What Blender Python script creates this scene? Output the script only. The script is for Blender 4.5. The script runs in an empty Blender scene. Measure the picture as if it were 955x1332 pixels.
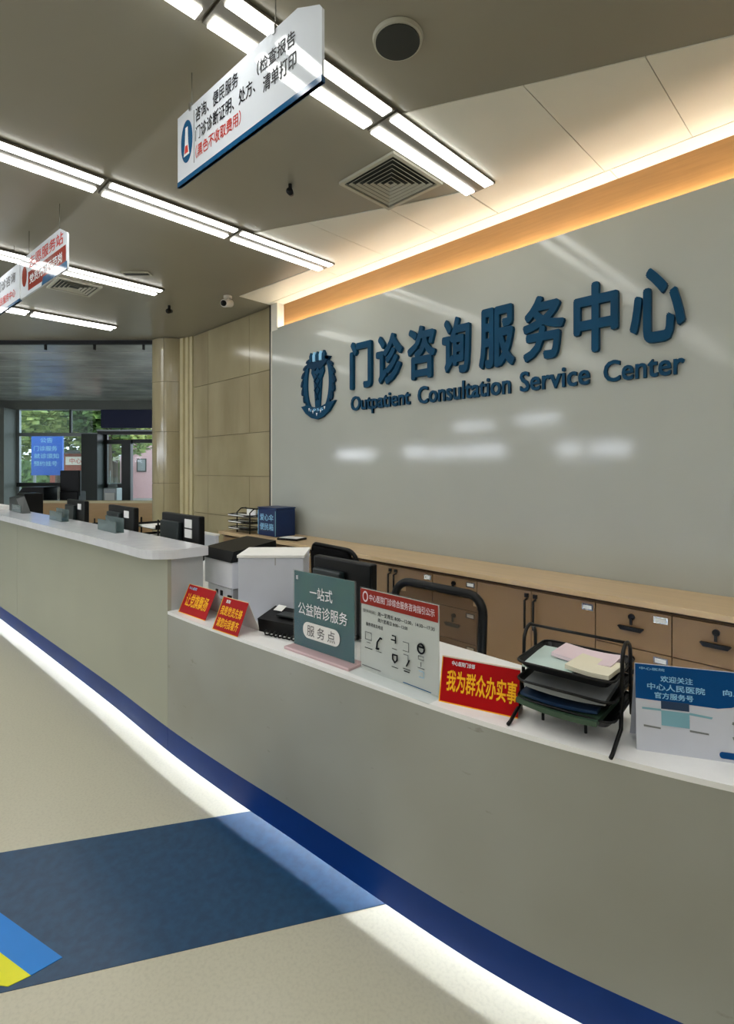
import bpy, bmesh, math, random
from mathutils import Vector, Matrix
random.seed(7)
scene = bpy.context.scene
col = scene.collection
PI = math.pi
R2 = math.sqrt(2)

# ------------------------------------------------------------------ camera, world, exposure
cam_data = bpy.data.cameras.new('camera')
cam = bpy.data.objects.new('camera', cam_data)
col.objects.link(cam)
cam.location = (0, 0, 1.5)
cam.rotation_euler = (PI / 2, 0, PI / 4)
cam_data.sensor_fit = 'HORIZONTAL'
cam_data.sensor_width = 36
cam_data.lens = 36 * 677 / 955
cam_data.shift_y = -56 / 955
cam_data.clip_start = 0.05
scene.camera = cam
scene.view_settings.view_transform = 'Standard'
scene.view_settings.look = 'None'
scene.view_settings.gamma = 1
scene.view_settings.exposure = 1.3
TUBE = 5.2      # ceiling tubes
COVE = 14.0     # LED in the cove above the glass wall
PLINTH = 90.0   # LED under the counters
SKY = 1.3
world = bpy.data.worlds.new('world')
scene.world = world
world.use_nodes = True
bg = world.node_tree.nodes['Background']
bg.inputs[0].default_value = (0.80, 0.90, 1.0, 1)
bg.inputs[1].default_value = SKY

# ------------------------------------------------------------------ materials
def lin(c):
    return tuple(((v / 255) / 12.92 if v / 255 <= 0.04045 else (((v / 255) + 0.055) / 1.055) ** 2.4) for v in c)

def mat(name, rgb, rough=0.5, metal=0.0, spec=0.5, coat=0.0, coat_rough=0.05, noise=0.0, nscale=8.0,
        rgb2=None, bump=0.0, bscale=60.0, stretch=(1, 1, 1), ndetail=4.0, emit=0.0, alpha=1.0, trans=0.0, ramp=(0.35, 0.65)):
    m = bpy.data.materials.new(name)
    m.use_nodes = True
    nt = m.node_tree
    b = nt.nodes['Principled BSDF']
    c = lin(rgb)
    b.inputs['Base Color'].default_value = (*c, 1)
    b.inputs['Roughness'].default_value = rough
    b.inputs['Metallic'].default_value = metal
    b.inputs['Specular IOR Level'].default_value = spec
    b.inputs['Coat Weight'].default_value = coat
    b.inputs['Coat Roughness'].default_value = coat_rough
    b.inputs['Transmission Weight'].default_value = trans
    b.inputs['Alpha'].default_value = alpha
    if emit:
        b.inputs['Emission Color'].default_value = (*c, 1)
        b.inputs['Emission Strength'].default_value = emit
    tc = nt.nodes.new('ShaderNodeTexCoord')
    mp = nt.nodes.new('ShaderNodeMapping')
    mp.inputs['Scale'].default_value = stretch
    nt.links.new(tc.outputs['Object'], mp.inputs[0])
    n = nt.nodes.new('ShaderNodeTexNoise')
    n.inputs['Scale'].default_value = nscale
    n.inputs['Detail'].default_value = ndetail
    nt.links.new(mp.outputs[0], n.inputs['Vector'])
    if rgb2 is None:
        k = 1 - (noise if noise else 0.04)
        c2 = tuple(v * k for v in c)
    else:
        c2 = lin(rgb2)
    if not emit:
        r = nt.nodes.new('ShaderNodeValToRGB')
        r.color_ramp.elements[0].position = ramp[0]
        r.color_ramp.elements[1].position = ramp[1]
        r.color_ramp.elements[0].color = (*c, 1)
        r.color_ramp.elements[1].color = (*c2, 1)
        nt.links.new(n.outputs['Fac'], r.inputs[0])
        nt.links.new(r.outputs[0], b.inputs['Base Color'])
    if bump:
        n2 = nt.nodes.new('ShaderNodeTexNoise')
        n2.inputs['Scale'].default_value = bscale
        nt.links.new(mp.outputs[0], n2.inputs['Vector'])
        bp = nt.nodes.new('ShaderNodeBump')
        bp.inputs['Strength'].default_value = bump
        bp.inputs['Distance'].default_value = 0.01
        nt.links.new(n2.outputs['Fac'], bp.inputs['Height'])
        nt.links.new(bp.outputs[0], b.inputs['Normal'])
    return m

def scuffs(m, dark, scale=9.0, lo=0.70, stretch=(1, 1, 3)):
    nt = m.node_tree
    b = nt.nodes['Principled BSDF']
    src = b.inputs['Base Color'].links[0].from_socket
    tc = nt.nodes.new('ShaderNodeTexCoord'); mp = nt.nodes.new('ShaderNodeMapping')
    mp.inputs['Scale'].default_value = stretch
    nt.links.new(tc.outputs['Object'], mp.inputs[0])
    n = nt.nodes.new('ShaderNodeTexNoise'); n.inputs['Scale'].default_value = scale; n.inputs['Detail'].default_value = 8
    nt.links.new(mp.outputs[0], n.inputs['Vector'])
    r = nt.nodes.new('ShaderNodeValToRGB')
    r.color_ramp.elements[0].position = lo; r.color_ramp.elements[0].color = (0, 0, 0, 1)
    r.color_ramp.elements[1].position = lo + 0.05; r.color_ramp.elements[1].color = (0.55, 0.55, 0.55, 1)
    nt.links.new(n.outputs['Fac'], r.inputs[0])
    mx = nt.nodes.new('ShaderNodeMixRGB')
    nt.links.new(r.outputs[0], mx.inputs[0]); nt.links.new(src, mx.inputs[1])
    mx.inputs[2].default_value = (*lin(dark), 1)
    nt.links.new(mx.outputs[0], b.inputs['Base Color'])

def emitter(name, rgb, strength):
    m = bpy.data.materials.new(name)
    m.use_nodes = True
    nt = m.node_tree
    nt.nodes.clear()
    e = nt.nodes.new('ShaderNodeEmission')
    e.inputs[0].default_value = (*lin(rgb), 1)
    e.inputs[1].default_value = strength
    o = nt.nodes.new('ShaderNodeOutputMaterial')
    nt.links.new(e.outputs[0], o.inputs[0])
    return m

M = {}
M['ceiling'] = mat('ceiling_grey', (152, 147, 131), rough=0.32, noise=0.06, nscale=1.2, bump=0.05, bscale=2.0)
M['panel'] = mat('ceiling_panel_white', (240, 238, 226), rough=0.3, noise=0.05, nscale=1.5, bump=0.12, bscale=2.5)
M['lobby_ceiling'] = mat('lobby_ceiling', (200, 204, 202), rough=0.25, metal=0.0, noise=0.35, nscale=1.2, stretch=(1, 1, 1), bump=0.3, bscale=3)
M['floor'] = mat('floor_vinyl', (198, 194, 174), rough=0.28, noise=0.10, nscale=90, ndetail=6, ramp=(0.45, 0.7), bump=0.02, bscale=40)
M['floor_blue'] = mat('floor_blue', (28, 72, 108), rough=0.3, noise=0.2, nscale=30, rgb2=(22, 60, 94))
M['arrow_blue'] = mat('arrow_blue', (0, 128, 220), rough=0.35)
M['arrow_yellow'] = mat('arrow_yellow', (235, 235, 20), rough=0.35)
M['glass_grey'] = mat('back_painted_glass', (178, 181, 173), rough=0.10, noise=0.04, nscale=1.5, spec=0.25)
M['wood_light'] = mat('cove_wood', (170, 124, 72), rough=0.5, noise=0.12, nscale=6, stretch=(0.6, 3, 12))
M['white'] = mat('white_paint', (236, 236, 234), rough=0.45)
M['trim_white'] = mat('trim_white', (228, 226, 214), rough=0.4)
M['black_line'] = mat('dark_joint', (18, 20, 20), rough=0.5)
M['marble'] = mat('beige_marble', (176, 165, 132), rough=0.16, rgb2=(150, 139, 108), nscale=2.2, ndetail=7, stretch=(1, 1, 0.45), ramp=(0.3, 0.75))
M['marble_b'] = mat('beige_marble_warm', (172, 160, 128), rough=0.18, rgb2=(146, 134, 104), nscale=3, ndetail=7, stretch=(1, 1, 0.3), ramp=(0.3, 0.75))
M['marble_light'] = mat('pilaster_stone', (204, 194, 156), rough=0.25, noise=0.1, nscale=4)
M['joint'] = mat('tile_joint', (120, 108, 82), rough=0.8)
M['counter_grey'] = mat('counter_grey', (166, 168, 160), rough=0.22, noise=0.06, nscale=1.6, rgb2=(156, 156, 146), ndetail=2)
scuffs(M['counter_grey'], (128, 126, 112), 9.0, 0.70, (1, 1, 2.2))
M['counter_green'] = mat('counter_greengrey', (172, 174, 158), rough=0.16, noise=0.05, nscale=1.4, ndetail=2)
M['end_grey'] = mat('counter_end', (190, 192, 192), rough=0.3)
M['top_white'] = mat('counter_top_white', (250, 250, 250), rough=0.16, noise=0.02, nscale=30)
M['shelf_white'] = mat('shelf_white', (228, 230, 236), rough=0.12, noise=0.06, nscale=14)
M['skirt'] = mat('blue_skirting', (2, 54, 132), rough=0.4, spec=0.2, noise=0.15, nscale=3)
M['cab'] = mat('cabinet_tan', (148, 118, 84), rough=0.45, noise=0.06, nscale=4)
M['cab_top'] = mat('cabinet_top_wood', (212, 184, 144), rough=0.3, noise=0.10, nscale=5, stretch=(0.5, 6, 6))
M['gap'] = mat('cabinet_gap', (70, 50, 36), rough=0.7)
M['black'] = mat('black_plastic', (10, 11, 12), rough=0.4, spec=0.25)
M['black_metal'] = mat('black_metal', (8, 8, 10), rough=0.35, spec=0.3)
M['black_soft'] = mat('black_fabric', (8, 8, 10), rough=0.85, spec=0.1, bump=0.3, bscale=300)
M['dark_teal'] = mat('dark_teal_plastic', (22, 34, 36), rough=0.35)
M['chrome'] = mat('chrome', (190, 190, 190), rough=0.2, metal=1.0)
M['letter'] = mat('letter_teal', (4, 66, 98), rough=0.5, spec=0.15, noise=0.15, nscale=5)
M['letter_side'] = mat('letter_dark', (6, 50, 78), rough=0.5, spec=0.15)
M['sign_white'] = mat('sign_acrylic', (226, 232, 240), rough=0.06, spec=0.35, noise=0.03, nscale=3)
M['sign_blue'] = mat('sign_blue', (16, 88, 136), rough=0.12)
M['sign_red'] = mat('sign_red', (150, 44, 34), rough=0.12)
M['print_black'] = mat('print_black', (24, 26, 34), rough=0.5, spec=0.1)
M['print_red'] = mat('print_red', (205, 70, 60), rough=0.5, spec=0.1)
M['print_white'] = mat('print_white', (236, 240, 244), rough=0.5, spec=0.1)
M['print_lightblue'] = mat('print_lightblue', (150, 205, 240), rough=0.5, spec=0.1)
M['print_grey'] = mat('print_grey', (110, 110, 112), rough=0.5, spec=0.1)
M['print_yellow'] = mat('print_yellow', (255, 190, 40), rough=0.5, spec=0.1)
M['print_orange'] = mat('print_orange', (245, 120, 20), rough=0.5, spec=0.1)
M['wire'] = mat('steel_wire', (120, 118, 108), rough=0.4, metal=0.5)
M['teal_card'] = mat('teal_poster', (4, 82, 108), rough=0.3, spec=0.15, rgb2=(36, 110, 100), nscale=3.5, ndetail=2, ramp=(0.3, 0.7))
M['pink_base'] = mat('pinkish_acrylic', (206, 176, 178), rough=0.15)
M['poster_paper'] = mat('poster_paper', (222, 220, 216), rough=0.2)
M['poster_red'] = mat('poster_red', (150, 44, 36), rough=0.3, spec=0.2)
M['red_card'] = mat('red_card', (176, 4, 10), rough=0.5, spec=0.15, noise=0.15, nscale=6)
M['card_blue'] = mat('card_blue', (2, 78, 142), rough=0.35, spec=0.2, noise=0.2, nscale=5)
M['card_pale'] = mat('card_pale', (212, 216, 228), rough=0.25)
M['card_sky'] = mat('card_sky', (130, 180, 196), rough=0.3)
M['navy'] = mat('navy_box', (4, 40, 92), rough=0.35, noise=0.15, nscale=6)
M['paper'] = mat('paper_white', (240, 240, 238), rough=0.7)
M['paper_pink'] = mat('paper_pink', (232, 212, 220), rough=0.7)
M['paper_cream'] = mat('paper_cream', (232, 226, 204), rough=0.7)
M['paper_mint'] = mat('paper_mint', (196, 216, 212), rough=0.7)
M['folder_green'] = mat('folder_green', (60, 84, 66), rough=0.3)
M['folder_grey'] = mat('folder_grey', (120, 124, 126), rough=0.3)
M['folder_blue'] = mat('folder_blue', (36, 60, 92), rough=0.3)
M['printer_white'] = mat('printer_white', (222, 224, 230), rough=0.35)
M['printer_grey'] = mat('printer_grey', (150, 150, 152), rough=0.4)
M['box_white'] = mat('box_white', (206, 210, 222), rough=0.4)
M['grille'] = mat('grille_dark', (44, 48, 44), rough=0.6)
M['vent_white'] = mat('vent_white', (190, 188, 172), rough=0.45)
M['housing'] = mat('lamp_housing', (120, 116, 106), rough=0.4, metal=0.4)
M['tube'] = emitter('tube_light', (255, 255, 250), TUBE)
M['cove_led'] = emitter('cove_led', (255, 244, 224), COVE)
M['plinth_led'] = emitter('plinth_led', (238, 244, 255), PLINTH)
M['pane_lit'] = emitter('daylit_pane', (235, 242, 255), 9.0)
M['wall_paint'] = mat('wall_paint', (196, 192, 178), rough=0.5, noise=0.05, nscale=2)
M['wall_grey'] = mat('wall_grey', (120, 124, 120), rough=0.5)
M['dark_frame'] = mat('dark_frame', (34, 38, 38), rough=0.4)
M['dark_green'] = mat('dark_green_column', (40, 50, 46), rough=0.4)
M['banner_blue'] = mat('banner_navy', (10, 28, 78), rough=0.5)
M['board_blue'] = mat('board_blue', (30, 100, 205), rough=0.4)
M['brick_red'] = mat('brick_red', (150, 70, 50), rough=0.7)
M['pink_wall'] = mat('pink_wall', (236, 190, 194), rough=0.7)
M['cream_wall'] = mat('cream_wall', (232, 224, 210), rough=0.7)
M['leaf'] = mat('leaf_green', (110, 142, 70), rough=0.6, rgb2=(64, 96, 50), nscale=3)
M['leaf_pale'] = mat('leaf_pale', (190, 200, 120), rough=0.6, rgb2=(120, 150, 80), nscale=3)
M['bark'] = mat('bark', (84, 70, 58), rough=0.9, bump=0.5, bscale=20)
M['ground'] = mat('paving', (150, 150, 144), rough=0.8, noise=0.15, nscale=2)
M['wood_wall'] = mat('wood_low_wall', (168, 136, 92), rough=0.4, noise=0.12, nscale=3, stretch=(1, 1, 5))
M['steel'] = mat('steel', (150, 156, 158), rough=0.3, metal=0.7)

def clear_glass(name, tint, rough=0.02, fac=0.85):
    m = bpy.data.materials.new(name)
    m.use_nodes = True
    nt = m.node_tree
    nt.nodes.clear()
    t = nt.nodes.new('ShaderNodeBsdfTransparent')
    t.inputs[0].default_value = (*tint, 1)
    g = nt.nodes.new('ShaderNodeBsdfPrincipled')
    g.inputs['Base Color'].default_value = (*[v * 0.8 for v in tint], 1)
    g.inputs['Roughness'].default_value = rough
    mx = nt.nodes.new('ShaderNodeMixShader')
    mx.inputs[0].default_value = 1 - fac
    o = nt.nodes.new('ShaderNodeOutputMaterial')
    nt.links.new(t.outputs[0], mx.inputs[1])
    nt.links.new(g.outputs[0], mx.inputs[2])
    nt.links.new(mx.outputs[0], o.inputs[0])
    return m
M['glass'] = clear_glass('window_glass', (0.9, 0.96, 0.95))
M['acrylic'] = clear_glass('clear_acrylic', (0.95, 0.97, 0.97), fac=0.93)
M['smoked'] = clear_glass('smoked_acrylic', (0.45, 0.55, 0.55), fac=0.6)
M['mesh'] = clear_glass('chair_mesh', (0.42, 0.34, 0.26), rough=0.9, fac=0.8)

# ------------------------------------------------------------------ mesh helpers
class MB:
    def __init__(self):
        self.v, self.f, self.mi = [], [], []
        self.mats = []
        self.smooth = []
    def _m(self, m):
        if m not in self.mats:
            self.mats.append(m)
        return self.mats.index(m)
    def add(self, vs, fs, m='', T=None, smooth=False):
        o = len(self.v)
        for p in vs:
            p = Vector(p)
            if T is not None:
                p = T @ p
            self.v.append(tuple(p))
        k = self._m(m)
        for f in fs:
            self.f.append(tuple(i + o for i in f))
            self.mi.append(k)
            self.smooth.append(smooth)
        return self
    def box(self, x0, x1, y0, y1, z0, z1, m='', T=None, bev=0.0):
        if bev > 0:
            b = min(bev, (x1 - x0) * .45, (y1 - y0) * .45, (z1 - z0) * .45)
            bm = bmesh.new()
            bmesh.ops.create_cube(bm, size=1)
            for v in bm.verts:
                v.co = Vector(((x0 + x1) / 2 + v.co.x * (x1 - x0), (y0 + y1) / 2 + v.co.y * (y1 - y0), (z0 + z1) / 2 + v.co.z * (z1 - z0)))
            bmesh.ops.bevel(bm, geom=bm.edges[:], offset=b, segments=2, profile=0.5, affect='EDGES')
            bm.verts.index_update()
            vs = [v.co.copy() for v in bm.verts]
            fs = [tuple(v.index for v in f.verts) for f in bm.faces]
            bm.free()
            return self.add(vs, fs, m, T)
        vs = [(x0, y0, z0), (x1, y0, z0), (x1, y1, z0), (x0, y1, z0), (x0, y0, z1), (x1, y0, z1), (x1, y1, z1), (x0, y1, z1)]
        fs = [(3, 2, 1, 0), (4, 5, 6, 7), (0, 1, 5, 4), (1, 2, 6, 5), (2, 3, 7, 6), (3, 0, 4, 7)]
        return self.add(vs, fs, m, T)
    def prism(self, pts, z0, z1, m='', T=None):
        # pts: outline counter-clockwise in the xy plane
        n = len(pts)
        vs = [(p[0], p[1], z0) for p in pts] + [(p[0], p[1], z1) for p in pts]
        fs = [tuple(range(n))[::-1], tuple(range(n, 2 * n))]
        fs += [(i, (i + 1) % n, n + (i + 1) % n, n + i) for i in range(n)]
        return self.add(vs, fs, m, T)
    def plate(self, pts, y0, y1, m='', T=None):
        # pts: outline in xz, front towards -y
        n = len(pts)
        vs = [(p[0], y0, p[1]) for p in pts] + [(p[0], y1, p[1]) for p in pts]
        fs = [tuple(range(n)), tuple(range(n, 2 * n))[::-1]]
        fs += [((i + 1) % n, i, n + i, n + (i + 1) % n) for i in range(n)]
        return self.add(vs, fs, m, T)
    def tube(self, path, r, m='', n=8, T=None, closed=False):
        P = [Vector(p) for p in path]
        rr = r if isinstance(r, (list, tuple)) else [r] * len(P)
        vs, fs = [], []
        up = None
        L = len(P)
        for i, p in enumerate(P):
            a = P[(i - 1) % L] if (i > 0 or closed) else p
            b = P[(i + 1) % L] if (i < L - 1 or closed) else p
            t = (b - a).normalized()
            if up is None:
                up = Vector((0, 0, 1)) if abs(t.z) < 0.9 else Vector((1, 0, 0))
            s = t.cross(up)
            if s.length < 1e-4:
                s = t.cross(Vector((0.3, 1, 0.2)))
            s.normalize()
            u = s.cross(t).normalized()
            up = u
            for k in range(n):
                an = 2 * PI * k / n
                vs.append(p + (s * math.cos(an) + u * math.sin(an)) * rr[i])
        rng = L if closed else L - 1
        for i in range(rng):
            j = (i + 1) % L
            for k in range(n):
                fs.append((i * n + k, i * n + (k + 1) % n, j * n + (k + 1) % n, j * n + k))
        if not closed:
            fs.append(tuple(range(n))[::-1])
            fs.append(tuple((L - 1) * n + k for k in range(n)))
        return self.add(vs, fs, m, T, smooth=True)
    def cyl(self, c, r, z0, z1, m='', n=24, r2=None, T=None):
        r2 = r if r2 is None else r2
        vs = [(c[0] + r * math.cos(2 * PI * k / n), c[1] + r * math.sin(2 * PI * k / n), z0) for k in range(n)]
        vs += [(c[0] + r2 * math.cos(2 * PI * k / n), c[1] + r2 * math.sin(2 * PI * k / n), z1) for k in range(n)]
        fs = [tuple(range(n))[::-1], tuple(range(n, 2 * n))]
        fs += [(k, (k + 1) % n, n + (k + 1) % n, n + k) for k in range(n)]
        return self.add(vs, fs, m, T)
    def build(self, name, parent=None, T=None):
        me = bpy.data.meshes.new(name)
        me.from_pydata(self.v, [], self.f)
        for k in self.mats:
            me.materials.append(M[k])
        for p, k, s in zip(me.polygons, self.mi, self.smooth):
            p.material_index = k
            p.use_smooth = s
        me.update()
        o = bpy.data.objects.new(name, me)
        col.objects.link(o)
        if parent is not None:
            o.parent = parent
        if T is not None:
            o.matrix_local = T
        return o

def box(name, parent, x0, x1, y0, y1, z0, z1, m, bev=0.0, T=None):
    return MB().box(x0, x1, y0, y1, z0, z1, m, bev=bev).build(name, parent, T)

def tag(o, label, cat, group=None, kind=None):
    if label: o['label'] = label
    if cat: o['category'] = cat
    if group: o['group'] = group
    if kind: o['kind'] = kind
    return o

def thing(name, loc, label, cat, rz=0.0, group=None):
    o = bpy.data.objects.new(name, None)
    o.empty_display_size = 0.1
    col.objects.link(o)
    o.location = loc
    o.rotation_euler = (0, 0, rz)
    return tag(o, label, cat, group)

def struct(o):
    o['kind'] = 'structure'
    return o

def copy_tree(o, parent=None):
    c = o.copy()
    col.objects.link(c)
    if parent is not None:
        c.parent = parent
    for ch in list(o.children):
        copy_tree(ch, c)
    return c

_tcache = {}
def text_mesh(s, bold=0.0, depth=0.0, bevel=0.0):
    cu = bpy.data.curves.new('lettering', 'FONT')
    cu.body = s
    cu.offset = bold
    cu.extrude = depth
    cu.bevel_depth = bevel
    cu.resolution_u = 3
    cu.bevel_resolution = 1
    o = bpy.data.objects.new('lettering', cu)
    col.objects.link(o)
    bpy.context.view_layer.update()
    dg = bpy.context.evaluated_depsgraph_get()
    me = bpy.data.meshes.new_from_object(o.evaluated_get(dg))
    bpy.data.objects.remove(o)
    return me

def text(name, s, parent, x0, x1, z0, z1, y, m, bold=0.015, thick=0.0, bevel=0.0, T=None, keep=False):
    """Writing fitted in the rectangle x0..x1, z0..z1 of the parent's xz plane, facing -y."""
    lay = None
    me = text_mesh(s, 0.0, 0.02 if thick > 0 else 0.0, bevel)
    if bold > 0:
        n0 = len(me.vertices)
        base = [v.co.copy() for v in me.vertices]
        polys = [tuple(p.vertices) for p in me.polygons]
        nn = 8 if bold > 0.03 else 4
        V = list(base); Fc = list(polys); lay = [0] * n0
        for k in range(nn):
            a = 2 * PI * k / nn + (0 if nn == 8 else PI / 4)
            dx, dy = bold * math.cos(a), bold * math.sin(a)
            o_ = len(V)
            V += [(c.x + dx, c.y + dy, c.z) for c in base]; lay += [k + 1] * n0
            Fc += [tuple(i + o_ for i in p) for p in polys]
        me = bpy.data.meshes.new(name)
        me.from_pydata([tuple(v) for v in V], [], Fc)
    xs = [v.co.x for v in me.vertices]; ys = [v.co.y for v in me.vertices]; zs = [v.co.z for v in me.vertices]
    ax, bx_, ay, by = min(xs), max(xs), min(ys), max(ys)
    az, bz = min(zs), max(zs)
    sx = (x1 - x0) / max(bx_ - ax, 1e-5)
    sy = (z1 - z0) / max(by - ay, 1e-5)
    if keep:
        sx = min(sx, sy * 1.2)
        sy = min(sy, sx * 1.2)
    cx, cz = (x0 + x1) / 2, (z0 + z1) / 2
    step = 0.00012 if thick > 0 else 0.00004
    for v in me.vertices:
        px = cx + (v.co.x - (ax + bx_) / 2) * sx
        pz = cz + (v.co.y - (ay + by) / 2) * sy
        py = y - (thick * (v.co.z - az) / (bz - az) if thick > 0 and bz > az else 0)
        if lay: py -= lay[v.index] * step
        v.co = (px, py, pz)
    me.materials.clear()
    me.materials.append(M[m])
    me.name = name
    o = bpy.data.objects.new(name, me)
    col.objects.link(o)
    if parent is not None: o.parent = parent
    if T is not None: o.matrix_local = T
    return o

def L(r, d, z=0.0):
    """The lobby wing stands at 45 degrees to the hall: r across, d along it."""
    return Vector(((r - d) / R2, (r + d) / R2, z))
LOB = Matrix.Rotation(PI / 4, 4, 'Z')       # local x -> across (r), local y -> along (d)

# ------------------------------------------------------------------ setting: floor, ceiling, walls
H = 3.33
hall = [(3.5, -4), (3.5, 3.46), (-7.2, 3.46), (-13.73, -3.24), (-12.97, -4)]
lobby_poly = [L(-12, 7.42), L(-2.3, 7.42), L(-2.3, 14.2), L(-12, 14.2)]
hall_floor = [(3.5, -4), (3.5, 3.46), (-7.03, 3.46), (-13.73, -3.24), (-12.97, -4)]
fl = MB().prism(hall_floor, -0.1, 0, 'floor').build('floor'); struct(fl)
fl2 = MB().prism(lobby_poly, -0.1, 0, 'floor').build('floor'); struct(fl2)
# blue band and arrow in the vinyl
b = MB().prism([(-3.10, -0.70), (-2.37, -0.70), (-0.975, 1.75), (-1.685, 1.75)], 0.0, 0.0015, 'floor_blue').build('floor_band', fl)
MB().prism([(-2.50, 0.42), (-2.16, 0.20), (-1.944, 0.336), (-1.791, 0.385), (-1.789, 0.468), (-2.119, 0.366)], 0.0015, 0.003, 'arrow_blue').build('floor_arrow', fl)
MB().prism([(-2.16, 0.20), (-1.98, 0.20), (-1.87, 0.275), (-1.80, 0.33), (-1.791, 0.385), (-1.944, 0.336)], 0.0015, 0.0028, 'arrow_yellow').build('floor_arrow', fl)

ce = MB().prism(hall, H + 0.006, H + 0.15, 'ceiling').build('ceiling'); struct(ce)
ce2 = MB().prism(lobby_poly, H + 0.002, H + 0.15, 'lobby_ceiling').build('ceiling'); struct(ce2)
# lobby ceiling laths
for k in range(12):
    d0 = 7.62 + k * 0.55
    MB().box(-12, -2.3, d0, d0 + 0.50, H - 0.012, H + 0.002, 'lobby_ceiling', T=LOB).build('ceiling_panel', ce2)
# white metal panels along the glass wall
def bnd(x):
    P = [(-4.87, 2.95), (-3.675, 3.02), (-3.67, 2.15), (-3.36, 2.29), (-2.83, 2.53), (-2.4, 2.72), (-1.975, 2.89), (-1.97, 1.93), (-1.74, 2.04), (-1.17, 2.32), (-0.46, 2.654), (0.5, 3.1), (0.95, 3.29)]
    for (a, ya), (c, yc) in zip(P, P[1:]):
        if a <= x <= c:
            return ya + (yc - ya) * (x - a) / (c - a)
    return 3.29
js = [-4.87, -4.36, -3.672, -3.05, -2.48, -1.976, -1.969, -1.23, -0.76, -0.10, 0.9]
for a, c in zip(js, js[1:]):
    if c - a < 0.05: continue
    mids = [x for x in (-3.675, -3.67, -3.36, -2.83, -2.4, -1.74, -1.17, -0.46, 0.5) if a < x < c]
    xs = [a + 0.002] + mids + [c - 0.002]
    pts = [(x, bnd(x)) for x in xs] + [(c - 0.002, 3.297), (a + 0.002, 3.297)]
    MB().prism(pts, H, H + 0.006, 'panel').build('ceiling_panel', ce)
for a, c in ((-4.87, -3.0), (-3.0, -1.2), (-1.2, 0.9), (0.9, 3.5)):
    MB().box(a + 0.002, c - 0.002, 3.302, 3.455, H - 0.002, H + 0.006, 'panel').build('ceiling_panel', ce)

# back wall: back-painted glass panels, cove, marble
wb = MB().box(-4.86, 3.6, 3.47, 3.6, 0, H + 0.1, 'wall_paint').build('wall_back'); struct(wb)
for a, c in ((-4.845, 3.5),):
    MB().box(a, c, 3.35, 3.37, 0.0, 3.055, 'glass_grey').build('glass_panel', wb)
MB().box(-4.74, 3.5, 3.435, 3.47, 2.95, H + 0.05, 'wood_light').build('cove_board', wb)
MB().box(-4.74, 3.5, 3.37, 3.435, 2.95, 3.028, 'white').build('cove_ledge', wb)
led = MB().box(-4.70, 3.45, 3.385, 3.405, 3.030, 3.040, 'cove_led').build('led_strip', wb)
t = MB().box(-4.86, -4.74, 3.345, 3.47, 3.03, H, 'trim_white').build('trim_1'); struct(t)
t = MB().box(-4.862, -4.845, 3.344, 3.37, 0.0, 3.03, 'trim_white').build('trim_2'); struct(t)
t = MB().box(-4.885, -4.865, 3.342, 3.47, 0.0, H, 'black_line').build('trim_3'); struct(t)
wm = MB().box(-7.12, -4.885, 3.40, 3.55, 0, H + 0.1, 'joint').build('wall_left'); struct(wm)
zs = [0.0, 0.40, 0.91, 1.414, 1.925, 2.62, H]
for i, (z0, z1) in enumerate(zip(zs, zs[1:])):
    xs = [-4.888, -5.35, -6.35, -6.76] if i not in (3,) else [-4.888, -6.35, -6.76]
    for a, c in zip(xs, xs[1:]):
        MB().box(c + 0.003, a - 0.003, 3.38, 3.40, z0 + 0.003, z1 - 0.003, random.choice(['marble', 'marble_b'])).build('marble_tile', wm)
# pilaster of three stone strips
for k, (a, c, y) in enumerate(((-6.84, -6.765, 3.36), (-6.93, -6.845, 3.34), (-7.05, -6.935, 3.31))):
    MB().box(a, c, y, 3.40, 0, H, 'marble_light').build('pilaster_strip', wm)

# round column
cc = L(-2.80, 7.55)
colm = MB().cyl((cc.x, cc.y), 0.275, 0, H, 'joint', n=32).build('wall_column'); struct(colm)
def arc_panel(r0, r1, a0, a1, z0, z1, m, n=6):
    mb = MB(); vs = []
    for k in range(n + 1):
        a = a0 + (a1 - a0) * k / n
        for r, z in ((r0, z0), (r1, z0), (r1, z1), (r0, z1)):
            vs.append((cc.x + r * math.cos(a), cc.y + r * math.sin(a), z))
    fs = [(0, 1, 2, 3), tuple(4 * n + i for i in (3, 2, 1, 0))]
    for k in range(n):
        o = 4 * k
        for i in range(4):
            fs.append((o + i, o + 4 + i, o + 4 + (i + 1) % 4, o + (i + 1) % 4))
    return mb.add(vs, fs, m)
for z0, z1 in ((0, 0.62), (0.62, 1.30), (1.30, 2.02), (2.02, 2.72), (2.72, H)):
    for k in range(8):
        a0 = -PI / 2 - 0.12 + k * PI / 4
        arc_panel(0.27, 0.295, a0 + 0.008, a0 + PI / 4 - 0.008, z0 + 0.003, z1 - 0.003, 'marble').build('marble_panel', colm)

# unseen sides of the room
wf = MB().box(-13.0, 3.6, -4.15, -4.0, 0, H + 0.1, 'wall_paint').build('wall_front'); struct(wf)
wr = MB().box(3.5, 3.65, -4.15, 3.6, 0, H + 0.1, 'wall_paint').build('wall_right'); struct(wr)
wl = MB().box(-12.15, -12.0, 6.2, 14.3, 0, H + 0.1, 'wall_paint', T=LOB).build('wall_lobby_left'); struct(wl)
wl = MB().box(-2.3, -2.2, 7.8, 14.3, 0, H + 0.1, 'wall_paint', T=LOB).build('wall_lobby_right'); struct(wl)
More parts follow.
